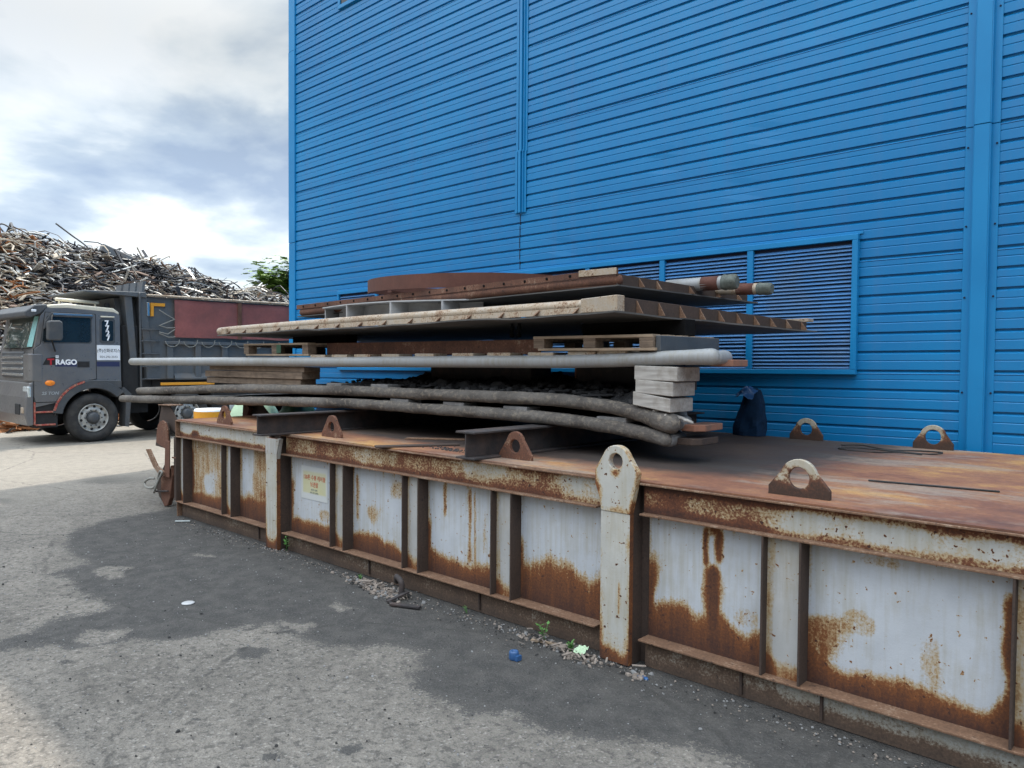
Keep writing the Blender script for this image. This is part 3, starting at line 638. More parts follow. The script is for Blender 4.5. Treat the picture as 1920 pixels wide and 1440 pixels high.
def arch(cx, zb, w, hs, zt, wt, n=12):
    """lifting-lug outline: foot width w, straight sides to hs, tapering to a rounded top of radius wt"""
    rt = wt; zc = zt-rt
    P = [(cx-w/2, zb), (cx+w/2, zb), (cx+w/2, zb+hs)]
    for k in range(n+1):
        a = R(18) + (PI-R(36))*k/n; P.append((cx+rt*math.cos(a), zc+rt*math.sin(a)))
    P.append((cx-w/2, zb+hs)); return P

def build_box():
    root = thing('storage_box', 'long low rusty steel storage box with peeling white panels and lifting lugs', 'storage box', (-4, 4, 0))
    # core (closed body behind the panels)
    mb = MB(); mb.box(BX0+0.02, BX1, PY+0.012, BY1, 0.0, 1.078); mb.build('body', M['rust_steel'], root)
    # top plate, a little back from the flange below it
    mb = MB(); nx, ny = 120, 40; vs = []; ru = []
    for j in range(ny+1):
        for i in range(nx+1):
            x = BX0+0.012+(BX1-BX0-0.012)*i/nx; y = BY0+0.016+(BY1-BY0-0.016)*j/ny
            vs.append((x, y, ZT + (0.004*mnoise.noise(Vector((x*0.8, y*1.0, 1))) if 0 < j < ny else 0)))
            ru.append(sm(-7.2,-5.6,x)*(1-sm(-2.8,-1.4,x))*sm(3.95,4.6,y))      # shade of the stack painted in, with some slag dust
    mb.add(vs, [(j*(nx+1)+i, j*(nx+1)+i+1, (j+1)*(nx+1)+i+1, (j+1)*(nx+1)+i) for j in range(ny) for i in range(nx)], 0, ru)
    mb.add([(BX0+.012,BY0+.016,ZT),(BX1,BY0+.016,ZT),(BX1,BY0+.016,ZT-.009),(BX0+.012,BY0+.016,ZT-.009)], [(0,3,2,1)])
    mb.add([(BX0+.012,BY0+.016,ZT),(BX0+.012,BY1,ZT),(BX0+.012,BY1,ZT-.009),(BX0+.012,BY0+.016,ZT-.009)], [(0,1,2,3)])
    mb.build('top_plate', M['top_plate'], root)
    segs = [(BX0, -6.785), (-6.478, -2.83), (-2.515, BX1)]
    def rail1(u, w, x, z): return .10 + .5*(1-sm(.10,.42,w + .15*nz(x,0,4))) + .22*sm(.86,1,w) + blob((x+8.765)/2, w, .20, .35, .05, .28, .45, x, z) + .30*sm(.75,1,u)*sm(.5,.9,w)*0
    def rail2(u, w, x, z): return .42 + .22*nz(x, z, 2.2, 5) - .12*sm(.55,.75,u)*sm(.3,.6,w)*(1-sm(.9,1,u)) + .18*sm(.84,1,w) + .22*(1-sm(.05,.28,w)) - .16*sm(.9,.97,u)
    def rail3(u, w, x, z): return .44*(1-sm(-2.3,-1.45,x + .3*nz(x,z,3))) + .10 + .42*sm(.70,.93,w+.08*nz(x,1,5)+.12*sm(-1.4,-.6,x)) + .34*(1-sm(.06,.30,w+.08*nz(x,4,4))) + .05*nz(x, z, 6)
    def skirt(u, w, x, z): return .60 + .15*nz(x, z, 3) + .2*(1-sm(.1,.4,w)) - .30*sm(-2.4,-1.2,x)*sm(.35,.6,w + .2*nz(x,0,5))
    for (a, b), fn in zip(segs, (rail1, rail2, rail3)):
        mb = MB(); mb.grid(a, b, 0.912, 1.078, 3.832, fn, 0.013); mb.build('rail_web', M['rust_rail'], root)
        mb = MB(); mb.box(a, b, BY0, PY+0.01, 1.0785, 1.0895); mb.build('top_flange', M['flange_rust'], root, 0.002)
        mb = MB(); mb.box(a, b, BY0, PY+0.01, 0.900, 0.9115); mb.build('middle_flange', M['flange_rust'], root, 0.002)
        mb = MB(); mb.box(a, b, BY0, PY+0.01, 0.161, 0.1725); mb.build('lower_flange', M['flange_rust'], root, 0.002)
        mb = MB(); mb.grid(a+0.01, b, 0.0, 0.1605, 3.845, skirt, 0.018); mb.build('skirt', M['skirt'], root)
    mb = MB(); mb.box(BX0+.002, BX0+.013, BY0+.002, PY+.01, 0.9118, 1.0783); mb.build('end_stiffener', M['flange_rust'], root); mb = MB(); mb.box(BX0+.012, BX0+.024, BY0+.01, PY+.01, 0.0, 0.1608); mb.build('end_stiffener', M['flange_rust'], root)
    # welded pads across the skirt
    for x in (-3.9, -1.9, -1.47, -7.0, -5.2): mb = MB(); mb.box(x, x+.014, 3.83, 3.8448, .02, .155); mb.build('weld_seam', M['rust_steel'], root)
    # upright H-section stiffeners
    for a, b in ((-8.765,-8.567), (-7.672,-7.464), (-5.692,-5.489), (-4.708,-4.509), (-3.739,-3.541), (-1.768,-1.558), (-0.659,-0.455), (0.42,0.625)):
        mb = MB(); mb.box(a, a+.011, BY0+.003, PY+.008, .1728, .8997); mb.box(b-.011, b, BY0+.003, PY+.008, .1728, .8997); st = mb.build('stiffener', M['rust_steel'], root, 0.0015)
        mb = MB(); mb.grid(a+.0112, b-.0112, .1728, .8997, 3.838, lambda u, w, x, z: .30*(1-sm(0,.4,u)) + .45*(1-sm(.02,.2,w)) + .1*nz(x, z, 5) + .1*sm(.8,1,u), .012); mb.build('web', M['stiff_web'], st)
    # panels
    for (a, b), fn in zip(((-8.566,-7.673),(-7.463,-6.79),(-6.475,-5.693),(-5.488,-4.709),(-4.508,-3.740),(-3.540,-2.835),(-2.51,-1.769),(-1.557,-0.660),(-0.454,0.419),(0.626,BX1)), (pa,pb,pc,pd,pe,pf,pg,ph,pi_,pc)):
        mb = MB(); mb.grid(a, b, .1727, .8998, PY, fn, 0.011); mb.build('panel', M['rust_panel'], root)
    # posts
    for x0, x1, eye in ((-6.785,-6.478,False), (-2.83,-2.515,True)):
        cx = -2.668 if eye else -6.618; hw = 0.104 if eye else 0.100
        mb = MB(); mb.box(cx-hw+.004, cx-hw+.018, 3.797, PY+.011, .0, 1.075); mb.box(cx+hw-.018, cx+hw-.004, 3.797, PY+.011, .0, 1.075); mb.box(cx-hw+.0182, cx+hw-.0182, 3.836, 3.85, 0, 1.075); ps = mb.build('post', M['rust_steel'], root, 0.002)
        def shaft(u, w, x, z): return .02 + .46*(1-sm(0,.20,u + .09*nz(x,z,9)))*(.55+.6*nz(0,z,4)) + .42*sm(.84,1,u + .10*nz(x,z,13))*(.6+.5*nz(1,z,5)) + .16*(1-sm(.0,.5,w)) + .55*(1-sm(.02,.13,w+.04*nz(x,0,9))) + (.5*max(0,1-abs(u-.66)/.07)*sm(.28,.34,w)*(1-sm(.5,.62,w)) if eye else 0)
        zt_ = 0.90 if eye else 1.045
        mb = MB(); mb.grid(cx-hw, cx+hw, .004, zt_, 3.757, shaft, .012); mb.box(cx-hw, cx+hw, 3.7575, 3.796, .004, zt_, 0, .62); mb.build('face_plate', M['post_paint'], ps)
        if not eye:                          # flares to one side at the top
            mb = MB(); mb.prism([(cx-hw, .90), (cx+hw, .90), (cx+hw+.05, 1.047), (cx-hw, 1.047)], lambda a, b, d: (a, d, b), 3.755, 3.7565); mb.prism([(cx+hw, .86), (cx+hw+.055, 1.05), (cx+hw, 1.05)], lambda a, b, d: (a, d, b), 3.762, 3.792); mb.build('head_plate', M['stiff_web'], ps)
    # the eye of the tall post
    cx, cz = -2.667, 1.205; O = [(cx-.104,.9005),(cx+.104,.9005),(cx+.118,.965),(cx+.158,1.145)]
    for k in range(13):
        a = R(22)+(R(136))*k/12; O.append((cx+.098*math.cos(a), 1.205+.095*math.sin(a)))
    O += [(cx-.152,1.145),(cx-.150,1.06),(cx-.112,.965)]
    def eye_r(x, z, t): return .05 + .46*sm(.72,1,t + .15*nz(x,z,16))*(.6+.6*nz(x,z,9)) + .36*sm(.06,.13,abs(x-cx))*(1-sm(1.06,1.2,z))*.8*(.6+nz(x,z,14)) + .45*max(0,1-abs(x-cx)/.05)*sm(1.09,1.13,z)*(1-sm(1.13,1.17,z)) + .22*(1-sm(0,.25,t))
    mb = MB(); ring_plate(mb, O, .048, cx, cz, 3.752, 3.797, eye_r, 72, 12); mb.build('lifting_eye', M['post_paint'], root, 0.004, 1)
    # lugs standing on the top plate: (x, y, width, hole radius, pale?)
    for x, y, w, hr, pale, k in ((-1.645,3.955,.325,.056,True,0),(-3.705,4.005,.31,.048,False,1),(-5.875,3.935,.30,.046,False,2),(-7.81,3.895,.31,.045,False,3),(-1.787,6.94,.30,.06,True,4),(-2.815,6.90,.30,.055,True,5)):
        mb = MB(); zt_ = 1.296; P = arch(x, ZT-.004, w, .05 if pale else .035, zt_, .098 if pale else .080)
        def lr(xx, z, t, pale=pale): return (.06 + .85*(1-sm(1.12,1.27,z + .07*nz(xx,z,14) + .03*nz(xx,z,40))) + .16*sm(.85,1,t)) if pale else (.08*nz(xx,z,12))
        ring_plate(mb, P, hr, x, 1.192 if not pale else 1.198, y-.014, y+.014, lr, 48, 6); mb.build('lifting_lug', M['lug_pale' if pale else 'lug_rust'], root, 0.003)
    # brackets at the far end: cheek plate, arm with its strap, shoe, wedge and lever
    ex = BX0-.004; XZ = lambda a, b, d: (a, d, b)
    mb = MB(); mb.prism([(ex,.90),(ex,1.0),(-9.203,1.03),(-9.30,1.115),(-9.427,1.216),(-9.662,1.206),(-9.788,.877),(-9.847,.70),(-9.60,.69),(-9.431,.946),(-9.204,.877)], XZ, 4.0, 4.016)
    mb.build('cheek_plate', M['rust_steel'], root, .003)
    mb = MB(); mb.prism([(-9.66,1.216),(-9.30,1.222),(-9.30,1.232),(-9.66,1.226)], XZ, 3.96, 4.12); mb.build('cheek_rim', M['flange_rust'], root)
    arm = [(-9.619,.765),(-9.60,.90),(-9.562,.985),(-9.50,1.03),(-9.432,1.042),(-9.348,1.02),(-9.297,.941),(-9.279,.792),(-9.343,.70),(-9.479,.731)]
    mb = MB(); mb.prism(arm, XZ, 3.915, 3.935); mb.build('arm', M['lug_rust'], root, .004)
    mb = MB(); mb.prism([(a_*.97-9.45*.03-.03, b_-.006) for a_, b_ in arm], XZ, 3.945, 3.965); mb.build('arm', M['rust_steel'], root, .004)
    mb = MB(); mb.prism([(-9.318,.81),(-9.20,.81),(-9.215,.373),(-9.355,.373)], XZ, 3.90, 3.913); mb.box(-9.21, ex, 3.93, 3.945, .605, .622); mb.build('strap', M['lug_rust'], root, .003)
    mb = MB(); mb.box(-9.20, ex-.002, 3.95, 4.02, .10, .86); mb.build('stand', M['rust_steel'], root, .003)
    mb = MB(); mb.prism([(-9.512,.36),(-9.30,.375),(-9.24,.52),(-9.20,.40),(-9.27,.12),(-9.34,.02),(-9.43,.0),(-9.50,.06),(-9.53,.16)], XZ, 3.93, 3.985); mb.build('shoe', M['lug_rust'], root, .006)
    mb = MB(); mb.prism([(-9.52,.60),(-9.50,.30),(-9.60,.05),(-9.70,.01),(-9.79,.06),(-9.878,.171),(-9.853,.295),(-9.741,.363)], XZ, 4.02, 4.04); mb.build('wedge_plate', M['rust_steel'], root, .003)
    mb = MB(); mb.tube([(-9.60,3.90,.165),(-9.25,3.90,.21)], .012, 8, 'flat', 'flat'); mb.build('pin', M['beam'], root)
    mb = MB(); mb.prism([(-9.896,.656),(-9.79,.668),(-9.56,.477),(-9.35,.423),(-9.35,.385),(-9.53,.39),(-9.676,.46)], XZ, 3.90, 3.925); mb.build('lever', M['flange_rust'], root, .002)
    mb = MB(); mb.prism([(ex,.90),(ex,1.05),(-9.05,1.225),(-9.52,1.225),(-9.55,.9)], XZ, 5.0, 5.012); mb.box(-9.52,-9.04,4.92,5.0005,1.226,1.236); mb.build('cheek_plate', M['rust_steel'], root, .003)
    mb = MB(); mb.obox((-9.28,4.94,1.12), (.045,0,.07), (0,.03,0), (.05,0,-.03)); mb.build('stop_block', M['lug_rust'], root, .004)
build_box()
# rope looped through the near end shoe
mb = MB()
mb.tube(catmull([(-9.607,3.88,.323),(-9.70,3.87,.315),(-9.80,3.86,.275),(-9.815,3.855,.24),(-9.741,3.85,.205),(-9.587,3.86,.215),(-9.49,3.87,.28),(-9.46,3.875,.36),(-9.41,3.87,.425),(-9.35,3.868,.44),(-9.33,3.865,.42),(-9.40,3.862,.345),(-9.49,3.862,.245),(-9.57,3.866,.16)], 5), .014, 8)
one('rope_loop', mb, M['rope'], 'pale rope loop hanging from the rusty shoe at the far end of the box', 'rope', (-9.6, 3.86, .2))

# the notice stuck on the third panel
def build_notice():
    x0, x1, z0, z1, y = -6.298, -5.868, .513, .815, PY-.004
    root = thing('notice', 'small faded white and yellow notice with red Korean lettering on a rusty panel', 'notice', (x0, y, z0))
    mb = MB(); mb.grid(x0, x1, z0, z1, y, lambda u, w, x, z: sm(.04,.10,u)*(1-sm(.90,.97,u))*sm(.17,.21,w)*(1-sm(.80,.9,w)), .006)
    mb.add([(x0,y+.003,z0),(x1,y+.003,z0),(x1,y+.003,z1),(x0,y+.003,z1)], [(3,2,1,0)]); mb.build('sheet', M['sign_sheet'], root)
    cx = (x0+x1)/2; f = lambda z: ((cx, y-.001, z), (1,0,0), (0,0,1))
    text_mesh('120톤 수평 케이블', .050, M['red_ink'], 'lettering', root, f(.713), 0, .95, .0006, bold=.0012)
    text_mesh('보관함', .050, M['red_ink'], 'lettering', root, f(.650), 0, .95, .0006, bold=.0012)
    text_mesh('관리부 정비', .021, M['grey_ink'], 'lettering', root, f(.603), 0, 1, .0005)
    text_mesh('관리 담당 정비팀', .019, M['grey_ink'], 'lettering', root, f(.577), 0, 1, .0005)
build_notice()

# ------------------------------------------------------------------ the stack
def hbeam_y(name, cx, y0, y1, z0, h, w, label, loc=None):
    """H-beam lying along Y: two flanges and a web"""
    root = thing(name, label, 'steel beam', (cx, y0, z0), 'steel beams under the stack')
    mb = MB(); mb.box(cx-w/2, cx+w/2, y0, y1, z0, z0+.014); mb.build('lower_flange', M['beam'], root, .002)
    mb = MB(); mb.box(cx-w/2, cx+w/2, y0, y1, z0+h-.014, z0+h); mb.build('upper_flange', M['beam'], root, .002)
    mb = MB(); mb.box(cx-.006, cx+.006, y0+.006, y1, z0+.0145, z0+h-.0145); mb.build('web', M['beam'], root, .001)
hbeam_y('steel_beam', -6.42, 3.50, 6.9, 1.102, .19, .15, 'dark steel beam under the far part of the stack, its end over the short post')
hbeam_y('steel_beam', -3.93, 3.72, 6.9, 1.102, .195, .19, 'dark steel beam under the near part of the stack, beside a lifting lug')

def zat(P, x):
    for a, b in zip(P, P[1:]):
        if a[0] <= x <= b[0]: return a[2] + (b[2]-a[2])*(x-a[0])/(b[0]-a[0])
    return P[0][2] if x < P[0][0] else P[-1][2]
P1 = [(-11.577,4.25,1.21),(-9.936,4.3,1.26),(-8.479,4.35,1.304),(-7.188,4.4,1.345),(-6.132,4.45,1.366),(-5.256,4.5,1.362),(-4.505,4.52,1.363),(-3.866,4.55,1.352),(-3.361,4.55,1.332),(-3.137,4.55,1.312),(-2.924,4.55,1.286),(-2.822,4.55,1.265)]
P2 = [(-11.097,4.3,1.335),(-9.692,4.33,1.393),(-8.517,4.37,1.445),(-7.221,4.42,1.475),(-6.16,4.47,1.489),(-5.256,4.5,1.49),(-4.502,4.52,1.497),(-3.867,4.55,1.499),(-3.363,4.55,1.474),(-3.139,4.55,1.450),(-2.926,4.55,1.407),(-2.78,4.55,1.378)]
P3 = [(-11.351,4.3,1.74),(-9.006,4.35,1.756),(-7.187,4.4,1.764),(-5.964,4.45,1.774),(-5.235,4.48,1.78),(-4.485,4.5,1.786),(-3.853,4.53,1.790),(-3.291,4.55,1.803),(-3.037,4.55,1.813),(-2.639,4.55,1.827),(-2.483,4.55,1.831)]
def curved_plate(P, y0, y1, x0, x1, dz, th, wob=0.0):
    mb = MB(); n = 40; m = 10; vs = []
    for s_ in (0, 1):
        for j in range(m+1):
            for i in range(n+1):
                x = x0+(x1-x0)*i/n; y = y0+(y1-y0)*j/m
                vs.append((x, y, zat(P, x)+dz+th*s_+wob*mnoise.noise(Vector((x*2, y*2, s_)))))
    N = (n+1)*(m+1); fs = []
    for j in range(m):
        for i in range(n):
            a = j*(n+1)+i; fs += [(a, a+n+1, a+n+2, a+1), (N+a, N+a+1, N+a+n+2, N+a+n+1)]
    for i in range(n): fs += [(i, i+1, N+i+1, N+i), (m*(n+1)+i, N+m*(n+1)+i, N+m*(n+1)+i+1, m*(n+1)+i+1)]
    for j in range(m): a = j*(n+1); fs += [(a, N+a, N+a+n+1, a+n+1), (a+n, a+n+n+1, N+a+n+n+1, N+a+n)]
    return mb.add(vs, fs, 0, None, True)

def furnace_panel(label, P, r, mat_front, mat_body, flange=None, clips=(), lump=.05, rad_end=None, seed=1):
    root = thing('furnace_panel', label, 'steel panel', tuple(Vector(P[-1])), 'furnace panels stacked on the storage box')
    path = catmull(P, 22 if lump > .02 else 7); rr = [r]*len(path)
    if rad_end:
        for i in range(len(path)): rr[i] = r + (rad_end-r)*sm(len(path)*.86, len(path)*.97, i)
    mb = MB(); mb.tube(path, rr, 18, lump=lump, seed=seed); mb.build('rim_pipe', mat_front, root)
    x1, y1 = P[-1][0], P[-1][1]; z1 = P[-1][2]
    pe = [(x1+.01, y1+.03, z1-.005), (x1-.02, y1+.22, z1-.003), (x1-.12, y1+.34, z1), (x1-.62, y1+1.1, zat(P, x1-.62)), (x1-1.3, 6.5, zat(P, x1-1.3))]
    mb = MB(); mb.tube(catmull(pe, 5), r*.92, 14, lump=lump*.6, seed=seed+3); mb.build('end_pipe', mat_body, root)
    pl = curved_plate(P, y1+r*.7, 6.55, P[0][0]+.15, x1-.05, -.025, .035, .01)
    xl = P[0][0]+.15
    pl.v = [(xl+(x-xl)*((min(x1-.05, x1-.08-max(0, y-y1-.3)*.72)-xl)/(x1-.05-xl)), y, z) for x, y, z in pl.v]
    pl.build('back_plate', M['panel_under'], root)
    mb = MB(); mb.tube([(p.x, 6.6, p.z) for p in path[::9] if p.x < x1-1.3], r*.9, 10); mb.build('rim_pipe', mat_body, root)
    if flange:
        (fx0, fx1, fy0, fy1, fz, m) = flange
        mb = MB(); mb.prism([(fx0, fy0), (fx1-.05, fy0), (fx1, fy0+.06), (fx1-.01, fy1), (fx0, fy1)], lambda a, b, d: (a, b, d), fz, fz+.045); mb.build('end_flange', m, root, .004)
    for cx in clips:
        y = None
        for a, b in zip(P, P[1:]):
            if a[0] <= cx <= b[0]: y = a[1]+(b[1]-a[1])*(cx-a[0])/(b[0]-a[0])
        z = zat(P, cx) + r
        mb = MB(); mb.box(cx-.13, cx+.13, y-.012, y+.15, z-.012, z+.022); mb.build('clip', M['tan_pipe'] if seed == 3 else mat_body, root, .004)
    return root
furnace_panel('lowest furnace panel, slag coated, its drooping pipe rim resting on the two steel beams', P1, .050, M['slag_pipe'], M['ash_pipe'], (-2.79,-2.615,4.62,4.92,1.232,M['rust_steel']), (-5.6,-4.9,-4.2,-3.27), .12, None, 1)
furnace_panel('second furnace panel from the bottom, slag heaped on it, with a fat wrapped pipe end', P2, .050, M['slag_pipe'], M['ash_pipe'], (-2.76,-2.605,4.64,4.96,1.325,M['primer']), (-6.6,-5.9,), .11, .070, 2)
furnace_panel('middle furnace panel with a pale grey rounded pipe rim under the pallets', P3, .050, M['white_pipe'], M['white_pipe'], (-2.56,-2.42,4.66,4.95,1.768,M['primer']), (-6.84,-6.48,-6.12,-5.71,-5.25,-4.77,-4.36,-3.93,-3.54,-3.27), .008, .055, 3)
# weld collar at the pale pipe end is part of its look; wrapped cloth on the second panel's end
mb = MB()
for k in range(7):
    a = random.uniform(0, 6.28); mb.tube([(-3.0+.05*k, 4.55+.07*math.cos(a)*.6, 1.425-.015*k+.066), (-2.98+.05*k, 4.55+.03, 1.425-.015*k+.070), (-2.95+.05*k, 4.60, 1.42-.015*k+.058)], .011, 6, lump=.5, seed=k)
one('cement_crust', mb, M['wood_grey'], 'pale cement crust stuck on the fat pipe end of the second panel', 'crust', (-2.9, 4.55, 1.4))

# slag heaped on the second panel
mb = MB(); nx, ny = 150, 44; vs = []
for j in range(ny+1):
    for i in range(nx+1):
        x = -7.1+4.1*i/nx; y = 4.60+1.9*j/ny
        e = sm(0, .10, i/nx)*(1-sm(.93, 1, i/nx))*sm(0, .12, j/ny)*(1-sm(.95, 1, j/ny))
        h = (.055+.075*sm(.25,.6,j/ny)+.09*abs(mnoise.fractal(Vector((x*2.6, y*2.6, 1)), .7, 2.1, 5)) + .03*mnoise.noise(Vector((x*14, y*14, 2))))*e
        xs_ = -7.1+(x+7.1)*((min(-3.0, -2.95-max(0, y-4.85)*.75)+7.1)/4.1); vs.append((xs_, y, zat(P2, xs_)-.02+h))
mb.add(vs, [(j*(nx+1)+i, j*(nx+1)+i+1, (j+1)*(nx+1)+i+1, (j+1)*(nx+1)+i) for j in range(ny) for i in range(nx)])
rng = random.Random(5)
def rock(mb, c, s, rng, flat=.6, mi=0):
    vs = []; a0 = rng.uniform(0, 6.28); ca, sa = math.cos(a0), math.sin(a0)
    for (x, y, z) in ((1,0,-.6),(.3,.9,-.7),(-.8,.55,-.6),(-.75,-.6,-.7),(.35,-.95,-.6),(.6,.3,.5),(-.2,.65,.7),(-.6,-.1,.55),(-.1,-.6,.6),(.5,-.4,.7)):
        x *= rng.uniform(.7,1.3); y *= rng.uniform(.7,1.3); z *= rng.uniform(.7,1.2)*flat
        vs.append((c[0]+s*(x*ca-y*sa), c[1]+s*(x*sa+y*ca)*.85, c[2]+s*z+s*.4*flat))
    mb.add(vs, [(4,3,2,1,0),(0,1,5),(1,6,5),(1,2,6),(2,7,6),(2,3,7),(3,8,7),(3,4,8),(4,9,8),(4,0,9),(0,5,9),(5,6,7,8,9)], mi)
for k in range(240):
    x = rng.uniform(-6.9,-3.15); y = 4.62+abs(rng.gauss(0,.35)); rock(mb, (x, y, zat(P2, x)+.035+.05*min(1,(y-4.6)/.3)), rng.uniform(.012,.045), rng)
for k in range(60):
    x = rng.uniform(-6.9,-3.2); y = 4.66+abs(rng.gauss(0,.25)); z = zat(P2,x)+.06; a = rng.uniform(-.6,.6); l = rng.uniform(.05,.16)
    mb.obox((x,y,z), (l*math.cos(a), l*math.sin(a), rng.uniform(-.02,.02)), (-.03*math.sin(a), .03*math.cos(a), 0), (0,0,.006))
o = mb.build('slag', M['slag'], None, loc=(-5, 5, 1.5)); o['kind'] = 'stuff'

# timber under the pale panel
def timber(x0, x1, y0, y1, z0, z1, mat, label, group, tilt=0.0, rot=0.0, wedge=0.0, cat='timber block', name='timber_block'):
    cx, cy, cz = (x0+x1)/2, (y0+y1)/2, (z0+z1)/2; mb = MB(); hx, hy, hz = (x1-x0)/2, (y1-y0)/2, (z1-z0)/2
    vs = []
    for zz in (-hz, hz):
        for xx, yy in ((-hx,-hy),(hx,-hy),(hx,hy),(-hx,hy)):
            w = wedge*(xx/hx) if zz < 0 else 0
            vs.append((cx+xx*math.cos(rot)-yy*math.sin(rot), cy+xx*math.sin(rot)+yy*math.cos(rot), cz+zz+tilt*xx+w))
    mb.add(vs, [(0,3,2,1),(4,5,6,7),(0,1,5,4),(1,2,6,5),(2,3,7,6),(3,0,4,7)])
    return one(name, mb, mat, label, cat, (cx, cy, z0), group, .004)
gb = 'grey timber blocks under the pale pipe end'
timber(-3.05,-2.71,4.50,4.80,1.668,1.765,M['wood_grey'],'top grey timber block, touching the pale pipe above it',gb, -.02)
timber(-3.04,-2.74,4.50,4.79,1.572,1.666,M['wood_grey'],'middle grey timber block of the short stack of three',gb, -.06)
timber(-3.06,-2.76,4.50,4.80,1.475,1.568,M['wood_grey'],'bottom grey timber block, wedged on the drooping slag pipe',gb, -.14)
gp = 'brown planks between the second and the pale panel'
timber(-9.25,-7.12,4.42,4.62,1.655,1.710,M['wood_brown'],'top brown plank of the pile under the pale pipe',gp,0,.0,0,'plank','plank')
timber(-9.35,-7.14,4.41,4.63,1.575,1.650,M['wood_brown'],'thick brown plank in the middle of the pile at the far end of the stack',gp,.005,.0,0,'plank','plank')
timber(-9.35,-7.20,4.43,4.62,1.500,1.572,M['wood_brown'],'bottom brown plank of the pile, lying on the slag coated pipe',gp,.008,0,0,'plank','plank')
timber(-9.55,-8.05,4.40,4.50,1.712,1.722,M['wood_pale'],'thin pale lath on top of the brown planks',None,0,0,0,'lath','lath')
gd = 'dark blocks far back under the pale panel'
timber(-6.35,-4.9,5.5,5.8,1.56,1.75,M['beam'],'long dark block behind the slag, far back under the pale panel',gd,0,0,0,'block','support_block')
timber(-4.35,-3.3,5.5,5.8,1.56,1.755,M['beam'],'dark block behind the slag near the grey timber stack',gd,0,0,0,'block','support_block')
mb = MB(); mb.box(-4.37,-4.352,5.5,5.78,1.64,1.745); one('rusty_end_plate', mb, M['primer'], 'small orange-brown plate end of the dark block behind the slag', 'plate', (-4.36,5.5,1.64))

# pallets
def pallet(x0, x1, y0, y1, z0, z1, label, tag_green=False):
    root = thing('pallet', label, 'pallet', (x0, y0, z0), 'wooden pallets between the furnace panels')
    bt = .020; n = 5
    for k in range(n):                                  # top boards run along X
        a = y0 + (y1-y0-.10)*k/(n-1); mb = MB(); mb.box(x0, x1, a, a+.10, z1-bt, z1); mb.build('top_board', M['wood_pale'], root, .002)
    for k in range(3):
        a = y0 + (y1-y0-.10)*k/2
        mb = MB(); mb.box(x0+.05, x1+.02, a, a+.10, z0, z0+bt); mb.build('bottom_board', M['wood_pale'], root, .002)
        for i in range(3):
            b = x0 + (x1-x0-.11)*i/2; mb = MB(); mb.box(b, b+.11, a+.004, a+.11, z0+bt+.0005, z1-bt-.021); mb.build('block', M['wood_brown'], root, .003)
    for i in range(3):
        b = x0 + (x1-x0-.11)*i/2; mb = MB(); mb.box(b, b+.11, y0+.003, y1, z1-bt-.0205, z1-bt-.0005); mb.build('stringer', M['wood_brown'], root, .002)
    if tag_green:
        mb = MB(); mb.box(x0+.74, x0+.83, y0-.006, y0-.001, z0+.03, z0+.12); mb.build('green_tag', M['dark_green'], root)
    return root
pallet(-3.99,-2.905,4.50,5.35,1.872,1.984,'brown wooden pallet between the panels, directly left of a dark board')
pallet(-8.40,-7.05,4.42,5.45,1.828,1.966,'sunlit far pallet with a green tag on the pale pipe', True)
timber(-2.90,-2.86,4.53,5.35,1.868,1.975,M['trim_dark'],'dark upright board against the near end of the brown pallet',None,0,0,0,'board','dark_board')
mb = MB(); mb.box(-7.0,-4.02,4.62,4.634,1.845,1.965); mb.box(-7.0,-4.02,4.634,5.5,1.952,1.965); 
one('channel_beam', mb, M['brown_panel'], 'long dark brown steel channel between the two pallets', 'steel channel', (-5.5,4.6,1.85), None, .003)
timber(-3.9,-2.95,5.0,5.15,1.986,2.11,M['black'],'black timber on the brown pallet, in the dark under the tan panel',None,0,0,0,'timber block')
timber(-8.3,-7.2,5.0,5.15,1.968,2.075,M['black'],'black timber on the far pallet, in the dark under the tan panel',None,0,0,0,'timber block')

